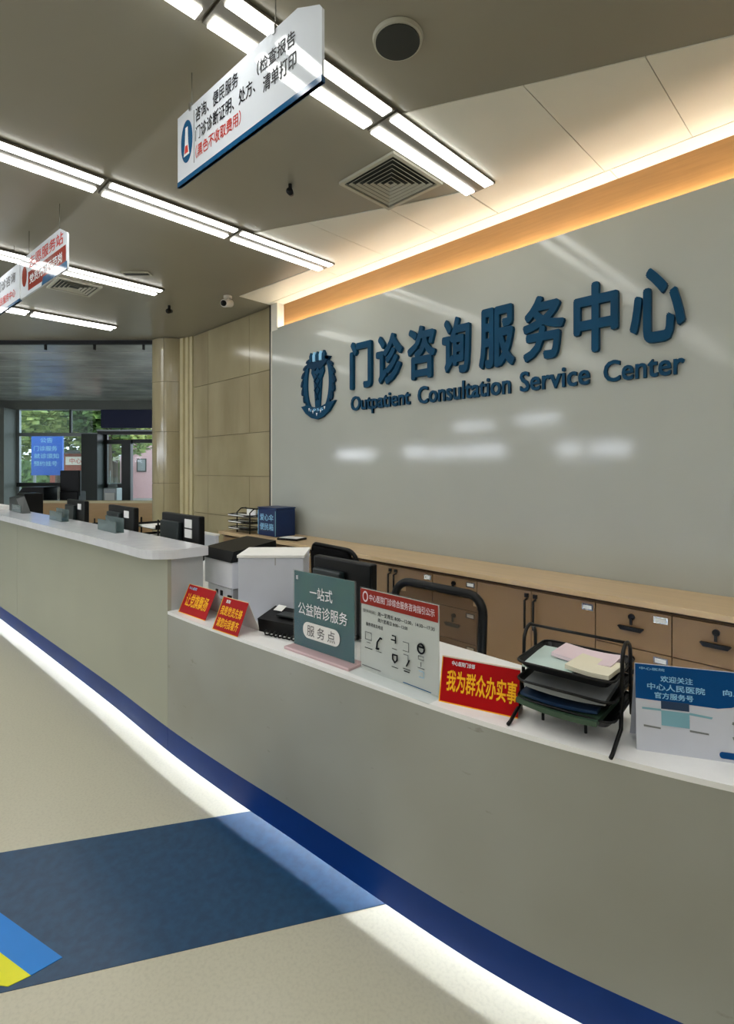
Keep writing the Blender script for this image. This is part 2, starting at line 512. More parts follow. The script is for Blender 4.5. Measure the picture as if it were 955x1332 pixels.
# bright windows in the front wall, mirrored by the glass
WIN = [(-11.9, -10.4, 1.80, 2.05), (-9.2, -8.5, 1.80, 2.10), (-8.35, -7.4, 1.80, 2.02), (-7.3, -6.2, 1.80, 2.06), (-4.95, -4.45, 1.78, 2.05), (-4.25, -3.5, 1.78, 2.03),
       (-7.6, -6.5, 2.45, 2.62), (-5.9, -4.9, 2.5, 2.68)]
for k, (a, c, z0, z1) in enumerate(WIN):
    w = MB().box(a - 0.04, c + 0.04, -4.0, -3.97, z0 - 0.04, z1 + 0.04, 'dark_frame').build('window_%d' % (k + 1)); struct(w)
    MB().box(a, c, -3.97, -3.965, z0, z1, 'pane_lit').build('pane', w)

# ------------------------------------------------------------------ lobby end with its glazed front
bh = MB().box(-12, -2.3, 13.9, 14.2, 3.09, H, 'wall_grey', T=LOB).build('wall_bulkhead'); struct(bh)
pr = MB().box(-10.6, -9.42, 13.5, 14.1, 0, 3.09, 'wall_grey', T=LOB).build('wall_pier'); struct(pr)
tr = MB().box(-12, -2.9, 7.40, 7.46, H - 0.055, H, 'black', T=LOB)
for r in (-4.6, -3.9, -5.6, -3.2):
    tr.box(r, r + 0.02, 7.41, 7.45, H - 0.13, H - 0.05, 'black', T=LOB)
t = tr.build('trim_4'); struct(t)
gw = MB()
gw.box(-9.42, -7.2, 13.98, 14.06, 2.38, 2.47, 'steel', T=LOB)
gw.box(-9.42, -9.34, 13.98, 14.06, 0, 3.09, 'steel', T=LOB)
gw.box(-9.42, -7.4, 13.98, 14.06, 1.02, 1.13, 'dark_frame', T=LOB)
gw.box(-8.0, -7.95, 13.98, 14.06, 2.47, 3.09, 'dark_frame', T=LOB)
gw = gw.build('window_9'); struct(gw)
MB().box(-9.34, -7.4, 14.015, 14.025, 0.0, 3.09, 'glass', T=LOB).build('pane', gw)
MB().box(-7.15, -2.4, 13.98, 14.06, 2.60, 3.09, 'banner_blue', T=LOB).build('transom_panel', gw)
MB().box(-7.15, -2.4, 13.8, 14.06, 2.42, 2.52, 'dark_frame', T=LOB).build('canopy', gw)
MB().box(-7.15, -2.4, 13.75, 13.8, 2.50, 2.54, 'steel', T=LOB).build('canopy_edge', gw)
pc = MB().box(-7.47, -7.05, 13.6, 14.0, 0, 2.42, 'dark_green', T=LOB).build('wall_post'); struct(pc)
dr = MB()
dr.box(-7.05, -6.98, 13.98, 14.06, 0, 2.42, 'dark_frame', T=LOB)
dr.box(-6.56, -6.32, 13.9, 14.06, 0, 2.28, 'dark_frame', T=LOB)
dr.box(-7.05, -6.3, 13.98, 14.06, 2.17, 2.28, 'dark_frame', T=LOB)
dr.box(-7.05, -6.5, 13.98, 14.06, 0.98, 1.10, 'dark_frame', T=LOB)
dr = dr.build('door_1'); struct(dr)
MB().box(-6.98, -6.56, 14.015, 14.025, 0, 2.17, 'glass', T=LOB).build('pane', dr)
w10 = MB().box(-6.32, -2.4, 13.98, 14.06, 2.20, 2.30, 'dark_frame', T=LOB).box(-6.32, -2.4, 13.98, 14.06, 0.0, 0.12, 'dark_frame', T=LOB).build('window_10'); struct(w10)
MB().box(-6.30, -2.4, 14.015, 14.025, 0.12, 2.2, 'glass', T=LOB).build('pane', w10)

# outside
g = MB().box(-30, 20, 14.2, 45, -0.15, -0.05, 'ground', T=LOB).build('ground'); struct(g)
o = thing('notice_board', L(-10.2, 16.5, -0.05), 'blue notice board with white lettering on two posts outside the lobby glass', 'notice board', PI / 4)
box('board', o, -0.42, 0.56, -0.04, 0.04, 1.35, 2.62, 'board_blue')
for x in (-0.38, 0.50): box('post', o, x - 0.03, x + 0.03, 0.04, 0.10, 0, 2.6, 'steel')
for k, (s, z) in enumerate((('公告', 2.38), ('门诊服务', 2.12), ('就诊须知', 1.88), ('预约挂号', 1.64))):
    text('lettering', s, o, -0.34, 0.46 - 0.06 * (k % 2), z, z + 0.16, -0.042, 'print_lightblue', keep=True)
def tree(name, loc, h, rad, m, label, n=2600):
    o = thing(name, loc, label, 'tree')
    MB().tube([(0, 0, 0), (0.05, 0.02, h * 0.3), (-0.08, 0.05, h * 0.55), (0.1, 0, h * 0.8)], [0.22, 0.17, 0.13, 0.05], 'bark').tube([(-0.05, 0, h * .5), (0.6, .1, h * .7)], [.1, .04], 'bark').tube([(-0.05, 0, h * .45), (-0.7, -.2, h * .72)], [.1, .04], 'bark').build('trunk', o)
    mb = MB()
    for _ in range(n):
        a = random.uniform(0, 2 * PI); u = random.uniform(-1, 1); q = random.random() ** 0.4 * rad
        s = math.sqrt(1 - u * u)
        c = Vector((q * s * math.cos(a), q * s * math.sin(a), h * 0.72 + q * u * 0.75))
        T = Matrix.Translation(c) @ Matrix.Rotation(random.uniform(0, PI), 4, 'Z') @ Matrix.Rotation(random.uniform(-1.3, 1.3), 4, 'X')
        k = random.uniform(0.07, 0.15)
        mb.add([(-k, -k * .6, 0), (k, -k * .6, .02), (k * .9, k * .6, 0), (-k, k * .6, -.02)], [(0, 1, 2, 3)], m, T)
    f = mb.build('foliage', o); f['kind'] = 'stuff'
    return o
tree('street_tree', L(-11.0, 22.6, -0.05), 4.6, 1.9, 'leaf_pale', 'pale green tree behind the blue notice board outside')
tree('street_tree', L(-9.5, 19.0, -0.05), 5.0, 1.4, 'leaf', 'dark green tree with a leaning trunk beyond the glass, right of the notice board')
tree('street_tree', L(-13.6, 23, -0.05), 5.5, 2.2, 'leaf', 'big green tree farthest left and farthest back outside')
tree('street_tree', L(-12.9, 18.6, -0.05), 4.5, 2.0, 'leaf_pale', 'pale wide tree filling the top of the left glass pane')
hg = thing('hedge', L(-12.5, 28.5, -0.05), 'long clipped dark hedge far beyond the glass, behind the trees', 'hedge', PI / 4)
box('base', hg, -8, -0.3, 0.1, 0.9, 0, 2.0, 'leaf')
mbh = MB()
for _ in range(2500):
    Th = Matrix.Translation((random.uniform(-8, -0.3), random.uniform(-0.05, 1.0), random.uniform(0, 2.1))) @ Matrix.Rotation(random.uniform(0, PI), 4, 'Z') @ Matrix.Rotation(random.uniform(0, PI), 4, 'X')
    mbh.add([(-.12, -.07, 0), (.12, -.07, .02), (.11, .07, 0), (-.12, .07, -.02)], [(0, 1, 2, 3)], 'leaf', Th)
fo = mbh.build('foliage', hg); fo['kind'] = 'stuff'
o = thing('gate_house', L(-14.6, 25.6, -0.05), 'small brown gate house with a white lettered sign, seen past the notice board', 'building', PI / 4)
box('wall', o, -1.0, 1.6, 0, 1.6, 0, 2.3, 'brick_red'); box('roof', o, -1.2, 1.8, -0.2, 1.8, 2.3, 2.5, 'dark_frame')
box('sign_board', o, -0.2, 1.4, -0.06, 0, 1.75, 2.15, 'cream_wall'); text('lettering', '中心医院', o, 0.0, 1.2, 1.82, 2.08, -0.062, 'print_red')
box('window', o, -0.1, 0.5, -0.03, 0, 0.7, 1.3, 'steel'); box('window', o, 0.8, 1.3, -0.03, 0, 0.7, 1.3, 'steel')
o = thing('apartment_building', L(-9.6, 27, -0.05), 'pink and cream building with small windows beyond the lobby door', 'building', PI / 4)
box('wall', o, 0, 3.2, 0, 4, 0, 6, 'cream_wall'); box('wall', o, -2.9, -0.02, 0.6, 4, 0, 4.5, 'pink_wall')
for zz in (1.4, 2.6, 3.8):
    for xx in (0.5, 1.5, 2.4, -0.9, -1.7, -2.6): 
        yy_ = 0 if xx > 0 else 0.6
        w = box('window', o, xx, xx + 0.5, yy_ - 0.04, yy_, zz, zz + 0.7, 'dark_frame'); box('pane', w, xx + .05, xx + .45, yy_ - 0.05, yy_ - 0.04, zz + .05, zz + .65, 'steel')
o = thing('poster_stand', L(-7.35, 15.6, -0.05), 'pink poster stand outside the lobby door', 'poster stand', PI / 4)
box('panel', o, -0.05, 0.26, -0.02, 0.02, 1.1, 1.95, 'pink_wall'); box('post', o, 0.08, 0.12, -0.02, 0.02, 0, 1.1, 'steel'); box('foot', o, -0.1, 0.3, -0.15, 0.15, 0, 0.03, 'steel')
for k, (r, lab) in enumerate(((-8.55, 'left grey railing panel outside the lobby glass'), (-7.6, 'right grey railing panel outside the lobby glass'))):
    o = thing('railing', L(r, 15.4, -0.05), lab, 'railing', PI / 4, 'railings outside the glass')
    box('rail', o, -0.45, 0.45, -0.02, 0.02, 1.1, 1.14, 'steel'); box('rail', o, -0.45, 0.45, -0.02, 0.02, 0.15, 0.19, 'steel')
    for q in range(7): box('bar', o, -0.43 + q * 0.14, -0.41 + q * 0.14, -0.01, 0.01, 0, 1.5 if q % 3 == 0 else 1.1, 'steel')

# lobby interior
lw = thing('low_wall', L(-4.9, 9.3, 0), 'low tan wood-faced wall with a pale cap in front of the lobby glass', 'low wall', PI / 4)
box('panel', lw, -1.2, 1.6, 0, 0.15, 0, 0.89, 'wood_wall'); box('cap', lw, -1.22, 1.62, -0.02, 0.17, 0.89, 0.93, 'marble_light')
o = thing('check_in_kiosk', L(-6.0, 10.6, 0), 'tall black check-in kiosk silhouetted against the lobby glass', 'kiosk', PI / 4)
box('body', o, -0.18, 0.20, -0.15, 0.15, 0, 1.05, 'black', 0.02); box('screen', o, -0.19, 0.21, -0.12, -0.04, 0.95, 1.47, 'black', 0.02); box('plinth', o, -0.22, 0.24, -0.2, 0.2, 0, 0.06, 'black')
o = thing('scanner_desk', L(-6.45, 10.3, 0), 'black scanner desk with a sloping front left of the check-in kiosk', 'desk', PI / 4)
MB().plate([(-0.42, 0), (0.2, 0), (0.2, 1.12), (-0.22, 1.12), (-0.42, 0.85)], -0.25, 0.2, 'black').build('body', o)
box('top', o, -0.2, 0.22, -0.27, 0.22, 1.12, 1.15, 'black')
o = thing('water_dispenser', L(-6.0, 13.2, 0), 'small white water dispenser standing by the lobby door', 'dispenser', PI / 4)
box('body', o, -0.62, -0.28, -0.15, 0.15, 0, 1.02, 'steel', 0.02); box('panel', o, -0.57, -0.33, -0.16, -0.15, 0.5, 0.9, 'white'); MB().cyl((-0.45, 0), 0.11, 1.02, 1.3, 'glass').build('bottle', o)

# ------------------------------------------------------------------ ceiling fixtures
def lamp_unit(x, y0, y1, label):
    o = thing('ceiling_light', (x, (y0 + y1) / 2, H), label, 'ceiling light', 0, 'twin-tube strip lights in rows')
    h = (y1 - y0) / 2
    box('housing', o, -0.105, 0.105, -h - 0.02, h + 0.02, -0.014, 0.0, 'housing')
    for s in (-1, 1):
        box('tube', o, s * 0.07 - 0.031, s * 0.07 + 0.031, -h, h, -0.022, -0.014, 'tube')
    return o
rows = [(-1.87, 2.90, 'row above the large hanging sign'), (-3.58, 3.05, 'row just left of the large sign'),
        (-5.31, 2.27, 'row behind the red-panel sign'), (-7.08, 2.44, 'farthest row, near the lobby'),
        (-0.16, 2.5, 'row right of the round speaker'), (1.55, 2.5, 'row farthest to the right')]
ordn = ['first', 'second', 'third', 'fourth', 'fifth', 'sixth', 'seventh']
for x, yend, desc in rows:
    for k in range(7):
        y1 = yend - k * 0.955
        y0 = y1 - 0.90
        if y0 < -3.9: break
        lamp_unit(x, y0, y1, '%s twin-tube light from the wall in the %s' % (ordn[k], desc))

def vent(x, y, s, label, tilt=0.0):
    o = thing('air_vent', (x, y, H), label, 'air vent', tilt, 'square ceiling air vents')
    mb = MB()
    w = 0.025
    for a in (0, PI / 2, PI, -PI / 2):
        T = Matrix.Rotation(a, 4, 'Z')
        mb.prism([(-s, -s), (s, -s), (s - w, -s + w), (-s + w, -s + w)], -0.012, 0.004, 'vent_white', T=T)
    mb.build('frame', o)
    box('backing', o, -s + w, s - w, -s + w, s - w, -0.001, 0.004, 'grille')
    for k in range(6):
        q = s - 0.045 - k * 0.032
        if q < 0.03: break
        for a in (0, PI / 2, PI, -PI / 2):
            T = Matrix.Rotation(a, 4, 'Z')
            MB().add([(-q, -q, -0.012), (q, -q, -0.012), (q - 0.014, -q + 0.014, -0.002), (-q + 0.014, -q + 0.014, -0.002),
                      (-q, -q, -0.009), (q, -q, -0.009), (q - 0.014, -q + 0.014, 0.0), (-q + 0.014, -q + 0.014, 0.0)],
                     [(3, 2, 1, 0), (4, 5, 6, 7), (0, 1, 5, 4), (1, 2, 6, 5), (2, 3, 7, 6), (3, 0, 4, 7)], 'vent_white', T=T).build('louver', o)
vent(-2.245, 2.46, 0.235, 'square louvred ceiling air vent beside the nearest strip lights')
vent(-5.78, 1.62, 0.20, 'square louvred ceiling air vent behind the small hanging sign')
o = thing('ceiling_speaker', (-1.475, 1.66, H), 'round dark ceiling speaker at the top centre', 'speaker')
MB().cyl((0, 0), 0.104, -0.012, 0.004, 'vent_white', n=40, r2=0.108).build('rim', o)
MB().cyl((0, 0), 0.094, -0.018, -0.010, 'grille', n=40).build('grille', o)
def spot(x, y, label, s=1.0):
    o = thing('spotlight', (x, y, H), label, 'spotlight', 0, 'small black ceiling spotlights')
    MB().cyl((0, 0), 0.012 * s, -0.035 * s, 0.003, 'black', n=12).build('stem', o)
    MB().tube([(-0.03 * s, 0.03 * s, -0.035 * s), (0.02 * s, -0.02 * s, -0.055 * s)], [0.018 * s, 0.022 * s], 'black', 12).build('head', o)
spot(-2.72, 2.02, 'small black ceiling spotlight left of the nearest air vent')
spot(-5.70, 2.56, 'small black ceiling spotlight left of the white security camera', 1.25)
o = thing('slot_diffuser', (-4.97, 1.92, H), 'narrow grey slot diffuser in the ceiling beside the third light row', 'air vent')
o.rotation_euler = (0, 0, PI / 4)
box('frame', o, -0.13, 0.13, -0.045, 0.045, -0.008, 0.004, 'vent_white'); box('slot', o, -0.115, 0.115, -0.025, 0.025, -0.010, -0.006, 'grille')
o = thing('security_camera', (-4.95, 2.86, H), 'white bullet security camera under the ceiling near the wall corner', 'security camera')
MB().cyl((0, 0), 0.045, -0.02, 0.003, 'white', n=20).build('mount', o)
MB().tube([(0, 0, -0.02), (0, 0, -0.06)], 0.015, 'white').build('arm', o)
MB().tube([(-0.03, 0.05, -0.055), (0.02, -0.04, -0.085), (0.035, -0.065, -0.093)], [0.04, 0.042, 0.042], 'white', 16).build('body', o)
MB().tube([(0.035, -0.065, -0.093), (0.042, -0.078, -0.097)], 0.03, 'black', 16).build('lens', o)

# ------------------------------------------------------------------ wall lettering
cn = '门诊咨询服务中心'
spans = [(-3.548, -3.267), (-3.209, -2.902), (-2.842, -2.552), (-2.484, -2.226), (-2.145, -1.856), (-1.791, -1.495), (-1.434, -1.159), (-1.093, -0.801)]
o = thing('chinese_lettering', (0, 3.35, 0), 'large raised blue Chinese characters on the grey glass wall', 'wall lettering')
for ch, (a, c) in zip(cn, spans):
    text('character', ch, o, a, c, 2.235, 2.675, -0.001, 'letter', bold=0.032, thick=0.03)
o = thing('english_lettering', (0, 3.35, 0), 'smaller raised blue English words below the large Chinese characters', 'wall lettering')
for w, a, c, z0, z1 in (('Outpatient', -3.548, -2.825, 2.0, 2.175), ('Consultation', -2.742, -1.892, 2.035, 2.178), ('Service', -1.82, -1.335, 2.037, 2.178), ('Center', -1.25, -0.808, 2.037, 2.170)):
    text('word', w, o, a, c, z0, z1, -0.001, 'letter', bold=0.022, thick=0.018)
# emblem
e = thing('wall_emblem', (-4.03, 3.35, 2.34), 'oval dark blue emblem with wreath, torch and ribbon left of the characters', 'emblem')
for s in (-1, 1):
    out = []
    for k in range(15):
        a = -1.05 + 2.1 * k / 14
        out.append((s * (0.245 * math.cos(a)), 0.02 + 0.27 * math.sin(a) * 1.08))
    inn = []
    for k in range(15):
        a = 1.05 - 2.1 * k / 14
        w = 0.245 - 0.075 * math.cos(a) ** 0.5
        inn.append((s * (w * math.cos(a)), 0.02 + 0.27 * math.sin(a) * 1.08 * 0.98))
    P = out + inn
    if s < 0: P = P[::-1]
    MB().plate(P, -0.02, -0.001, 'letter').build('wreath', e)
    for k in range(7):
        a = -0.8 + 1.75 * k / 6
        x, z = s * 0.245 * math.cos(a), 0.02 + 0.29 * math.sin(a)
        T = Matrix.Translation((x, 0, z)) @ Matrix.Rotation(-s * (a * 0.9 + 0.35) , 4, 'Y')
        MB().plate([(-0.014, -0.03), (0.0, -0.045), (0.014, -0.03), (0.016, 0.01), (0.0, 0.045), (-0.016, 0.01)], -0.026, -0.003, 'letter_side', T=T).build('leaf', e)
MB().plate([(-0.035, -0.22), (0.035, -0.22), (0.06, 0.06), (0.10, 0.13), (0.09, 0.18), (0.03, 0.14), (0, 0.19), (-0.03, 0.14), (-0.09, 0.18), (-0.10, 0.13), (-0.06, 0.06)], -0.022, -0.001, 'letter').build('torch', e)
for s in (-1, 1):
    MB().tube([(s * 0.02, -0.024, -0.15), (-s * 0.04, -0.028, -0.05), (s * 0.045, -0.028, 0.04), (-s * 0.03, -0.028, 0.11)], 0.008, 'letter_side', 6).build('serpent', e)
MB().plate([(-0.17, 0.20), (-0.05, 0.15), (0, 0.18), (0.05, 0.15), (0.20, 0.26), (0.13, 0.28), (0.08, 0.235), (-0.08, 0.235), (-0.15, 0.25)], -0.026, -0.001, 'letter_side').build('wing', e)
for k in range(5):
    x = -0.10 + 0.05 * k
    MB().plate([(x - 0.02, 0.24), (x + 0.02, 0.24), (x + 0.022, 0.30 + 0.02 * (k % 2)), (x, 0.335), (x - 0.022, 0.30)], -0.03, -0.001, 'print_lightblue' if k % 2 else 'letter').build('crown', e)
rib = [(-0.255, -0.20), (-0.18, -0.275), (-0.09, -0.325), (0, -0.345), (0.09, -0.325), (0.18, -0.275), (0.275, -0.175), (0.16, -0.19), (0.08, -0.215), (0, -0.225), (-0.08, -0.215), (-0.16, -0.19)]
MB().plate(rib, -0.03, -0.001, 'letter').build('ribbon', e)
for k in range(5):
    x = -0.12 + 0.06 * k; z = -0.30 + 0.028 * abs(k - 2)
    MB().plate([(x - 0.012, z + 0.02), (x, z - 0.012), (x + 0.012, z + 0.02)], -0.032, -0.03, 'print_white').build('ribbon_mark', e)
text('ribbon_lettering', '1955', e, -0.10, 0.10, -0.262, -0.235, -0.031, 'print_lightblue')

# ------------------------------------------------------------------ back cabinet
cb = thing('cabinet_worktop', (0, 0, 0), 'long pale wood worktop running along the grey glass wall', 'worktop')
box('slab', cb, -5.25, 3.45, 2.915, 3.345, 0.782, 0.815, 'cab_top', 0.004)
box('shadow_rail', cb, -5.24, 3.45, 2.95, 3.34, 0.765, 0.782, 'gap')
def cab(x0, x1, kind, label):
    o = thing('cabinet_unit', ((x0 + x1) / 2, 2.95, 0), label, 'cabinet', 0, 'tan cabinet units under the worktop')
    w = (x1 - x0) / 2
    box('body', o, -w + 0.001, w - 0.001, 0.018, 0.39, 0.0, 0.765, 'cab')
    if kind == 'doors':
        for s in (-1, 1):
            a, c = (-w + 0.003, -0.002) if s < 0 else (0.002, w - 0.003)
            d = box('door', o, a, c, 0, 0.018, 0.09, 0.755, 'cab')
            x = s * 0.028
            MB().tube([(x, 0.0, 0.705), (x, -0.03, 0.70), (x, -0.03, 0.53), (x, 0.0, 0.52)], 0.007, 'black_metal', 8).build('handle', d)
            MB().box(x - 0.012, x + 0.012, -0.012, 0, 0.715, 0.738, 'black_metal').build('lock', d)
        MB().box(w - 0.075, w - 0.012, -0.003, 0, 0.706, 0.742, 'chrome').build('label_holder', o)
        MB().box(w - 0.066, w - 0.021, -0.004, -0.003, 0.713, 0.733, 'paper').build('label_card', o)
    else:
        for z0, z1 in ((0.552, 0.755), (0.33, 0.546), (0.09, 0.324)):
            d = box('drawer', o, -w + 0.003, w - 0.003, 0, 0.018, z0, z1, 'cab')
            zc = z0 + 0.098
            MB().plate([(-0.065, zc + 0.012), (-0.05, zc - 0.006), (0.05, zc - 0.006), (0.065, zc + 0.012), (0.06, zc + 0.016), (-0.06, zc + 0.016)], -0.028, -0.016, 'black_metal').box(-0.045, -0.035, -0.016, 0, zc - 0.002, zc + 0.012, 'black_metal').box(0.035, 0.045, -0.016, 0, zc - 0.002, zc + 0.012, 'black_metal').build('handle', d)
            T = Matrix.Translation((0, 0, zc + 0.065)) @ Matrix.Rotation(PI / 2, 4, 'X')
            MB().cyl((0, 0), 0.016, 0, 0.012, 'black_metal', n=16, T=T).box(-0.006, 0.006, -0.02, -0.012, zc + 0.025, zc + 0.06, 'black_metal').build('lock', d)
            MB().box(w - 0.085, w - 0.018, -0.003, 0, z1 - 0.048, z1 - 0.014, 'chrome').build('label_holder', d)
            MB().box(w - 0.077, w - 0.026, -0.004, -0.003, z1 - 0.042, z1 - 0.020, 'paper').build('label_card', d)
    box('toe_kick', o, -w + 0.002, w - 0.002, 0.01, 0.018, 0.0, 0.09, 'gap')
units = [(-5.20, -4.43, 'doors', 'leftmost two-door cabinet, under the blue box'), (-4.43, -3.66, 'doors', 'two-door cabinet second from the left, behind the white box'),
         (-3.66, -3.04, 'doors', 'narrow two-door cabinet behind the black monitor'), (-3.04, -2.29, 'doors', 'two-door cabinet whose handles show left of the mesh chair'),
         (-2.29, -1.92, 'drawers', 'three-drawer cabinet seen through the mesh chair back'), (-1.92, -1.15, 'doors', 'two-door cabinet between the mesh chair and the file tray'),
         (-1.15, -0.77, 'drawers', 'three-drawer cabinet above the file tray, left of two'), (-0.77, -0.39, 'drawers', 'three-drawer cabinet at the right edge of the photo, above the blue card'),
         (-0.39, 0.38, 'doors', 'two-door cabinet just beyond the right edge')]
for u in units: cab(*u)

# ------------------------------------------------------------------ counters
CP = [(-12, 0.80), (-9, 0.93), (-7.4, 1.01), (-6.1, 1.065), (-4.6, 1.125), (-3.37, 1.168), (-2.6, 1.183), (-2.08, 1.212), (-1.69, 1.245), (-1.21, 1.283), (-0.907, 1.313),
      (-0.68, 1.35), (-0.495, 1.394), (-0.253, 1.466), (0.1, 1.60), (0.5, 1.80), (1.0, 2.12), (1.6, 2.60)]
def fc(x):
    for i in range(1, len(CP) - 2):
        if CP[i][0] <= x <= CP[i + 1][0]:
            x0, y0 = CP[i]; x1, y1 = CP[i + 1]
            m0 = (CP[i + 1][1] - CP[i - 1][1]) / (CP[i + 1][0] - CP[i - 1][0])
            m1 = (CP[i + 2][1] - CP[i][1]) / (CP[i + 2][0] - CP[i][0])
            h = x1 - x0; t = (x - x0) / h
            return (2 * t**3 - 3 * t**2 + 1) * y0 + (t**3 - 2 * t**2 + t) * h * m0 + (-2 * t**3 + 3 * t**2) * y1 + (t**3 - t**2) * h * m1
    return CP[1][1]
def xs_of(a, c, step=0.06):
    n = max(2, int((c - a) / step))
    return [a + (c - a) * i / n for i in range(n + 1)]
def sweep(xs, y0, y1, z0, z1, m):
    vs, fs = [], []
    for x in xs:
        f = fc(x)
        a, c = y0(x, f), y1(x, f)
        vs += [(x, a, z0), (x, c, z0), (x, c, z1), (x, a, z1)]
    n = len(xs)
    fs = [(0, 3, 2, 1), tuple(4 * (n - 1) + i for i in (0, 1, 2, 3))]
    for k in range(n - 1):
        o = 4 * k
        fs += [(o, o + 4, o + 7, o + 3), (o + 1, o + 2, o + 6, o + 5), (o + 3, o + 7, o + 6, o + 2), (o, o + 1, o + 5, o + 4)]
    mb = MB().add(vs, fs, m, smooth=False)
    return mb
rc = thing('raised_counter', (0, 0, 0), 'tall pale grey curved counter with a white shelf on the left', 'counter')
for a, c in ((-9.0, -7.3), (-7.295, -5.555), (-5.55, -2.65)):
    sweep(xs_of(a, c), lambda x, f: f, lambda x, f: f + 0.02, 0.155, 1.03, 'counter_green').build('front_panel', rc)
sweep(xs_of(-9, -2.65), lambda x, f: f, lambda x, f: f + 0.02, 0.034, 0.155, 'skirt').build('skirting', rc)
MB().box(-2.67, -2.65, fc(-2.65) + 0.021, 1.38, 0.15, 1.03, 'end_grey').build('end_panel', rc)
sweep(xs_of(-9, -2.68), lambda x, f: f + 0.18, lambda x, f: f + 0.20, 0.15, 1.03, 'counter_green').build('rear_panel', rc)
# shelf with a rounded corner
mb_pts = [(x, fc(x) - 0.09) for x in xs_of(-9, -2.78)]
cyc, rad = fc(-2.78) - 0.09, 0.17
for k in range(1, 9):
    a = PI / 2 * k / 8
    mb_pts.append((-2.78 + rad * math.sin(a), cyc + rad * (1 - math.cos(a))))
mb_pts += [(-2.61, 1.39)] + [(x, fc(x) + 0.21) for x in reversed(xs_of(-9, -2.7))]
MB().prism(mb_pts, 1.032, 1.08, 'shelf_white').build('shelf', rc)
dk = thing('staff_desk', (0, 0, 0), 'white staff desk behind the tall counter, carrying the black monitors', 'desk')
MB().box(-9, -2.78, 1.42, 2.05, 0.735, 0.76, 'top_white').build('desk_top', dk)
for x in (-2.81, -5.6, -8.98): box('leg_panel', dk, x, x + 0.02, 1.54, 2.03, 0, 0.735, 'end_grey')
sweep(xs_of(-9, -2.66, 0.3), lambda x, f: f + 0.305, lambda x, f: f + 0.32, 0.0, 0.15, 'white').build('plinth', rc)
sweep(xs_of(-9, -2.66, 0.3), lambda x, f: f + 0.298, lambda x, f: f + 0.304, 0.114, 0.124, 'plinth_led').build('light_strip', rc)

lc = thing('low_counter', (0, 0, 0), 'low grey curved counter with a white top and blue skirting', 'counter')
sweep(xs_of(-2.648, 1.0), lambda x, f: f, lambda x, f: f + 0.02, 0.155, 0.752, 'counter_grey').build('front_panel', lc)
sweep(xs_of(-2.648, 1.0), lambda x, f: f, lambda x, f: f + 0.02, 0.034, 0.155, 'skirt').build('skirting', lc)
def backy(x):
    return 2.2 if x < -2.12 else max(1.80, fc(x) + 0.48)
mb_pts = [(x, fc(x) - 0.002) for x in xs_of(-2.645, 1.0)] + [(x, max(1.80, fc(x) + 0.48)) for x in reversed(xs_of(-2.10, 1.0))] + [(-2.10, 2.2), (-2.645, 2.2)]
MB().prism(mb_pts, 0.745, 0.76, 'top_white').build('top', lc)
MB().box(0.98, 1.0, fc(1.0) + 0.02, fc(1.0) + 0.46, 0, 0.745, 'end_grey').build('end_panel', lc)
for x in (-2.60, -1.15, -0.1):
    yy = 2.1 if x < -2.2 else 1.75
    MB().box(x, x + 0.02, fc(x) + 0.33, yy, 0, 0.745, 'end_grey').build('support_panel', lc)
sweep(xs_of(-2.64, 0.95, 0.3), lambda x, f: f + 0.305, lambda x, f: f + 0.32, 0.0, 0.15, 'white').build('plinth', lc)
sweep(xs_of(-2.64, 0.95, 0.3), lambda x, f: f + 0.298, lambda x, f: f + 0.304, 0.114, 0.124, 'plinth_led').build('light_strip', lc)

# ------------------------------------------------------------------ hanging signs
def sign_outline(w, h, ch=0.0, r=0.02):
    if ch:
        return [(-w, 0), (w, 0), (w, h - 0.075), (w - 0.012, h - 0.058), (w - 0.06, h - 0.035), (w - 0.13, h), (-w, h)]
    return [(-w, 0), (w, 0), (w, h), (-w, h)]
s1 = thing('hanging_sign', (-1.888, 1.145, 2.84), 'large white hanging sign with a round navy badge and blue lower edge, top centre', 'sign', math.atan2(0.044, 1.01))
MB().plate(sign_outline(0.507, 0.33, 1), -0.006, 0.006, 'sign_white').build('panel', s1)
box('edge_strip', s1, -0.507, 0.507, -0.008, 0.008, 0.0, 0.022, 'sign_blue')
badge = []
for k in range(28):
    a = 2 * PI * k / 28
    badge.append((-0.42 + 0.052 * math.cos(a), 0.185 + 0.098 * math.sin(a)))
MB().plate(badge, -0.0075, -0.006, 'sign_blue').build('badge', s1)
MB().plate([(-0.445, 0.12), (-0.395, 0.12), (-0.405, 0.17), (-0.41, 0.25), (-0.43, 0.25), (-0.435, 0.17)], -0.0085, -0.0075, 'print_white').build('badge_figure', s1)
MB().plate([(-0.437, 0.13), (-0.403, 0.13), (-0.41, 0.165), (-0.43, 0.165)], -0.0092, -0.0085, 'print_red').build('badge_figure', s1)
MB().box(-0.356, -0.353, -0.0075, -0.006, 0.06, 0.30, 'print_grey').build('divider', s1)
text('lettering', '咨询、便民服务', s1, -0.34, 0.00, 0.235, 0.300, -0.0075, 'print_black')
text('lettering', '（检查报告', s1, 0.13, 0.365, 0.205, 0.265, -0.0075, 'print_black')
text('lettering', '门诊诊断证明、处方、', s1, -0.34, 0.12, 0.150, 0.215, -0.0075, 'print_black')
text('lettering', '清单打印', s1, 0.17, 0.37, 0.120, 0.185, -0.0075, 'print_black')
text('lettering', '（黑色不收取费用）', s1, -0.34, 0.02, 0.070, 0.130, -0.0075, 'print_red')
for x in (-0.385, 0.24):
    w = MB().tube([(x, 0, 0.325), (x, 0, H - 2.84)], 0.0022, 'wire', 6).build('wire', s1)
    MB().box(x - 0.008, x + 0.008, -0.012, 0.012, 0.312, 0.345, 'chrome').build('clip', w)
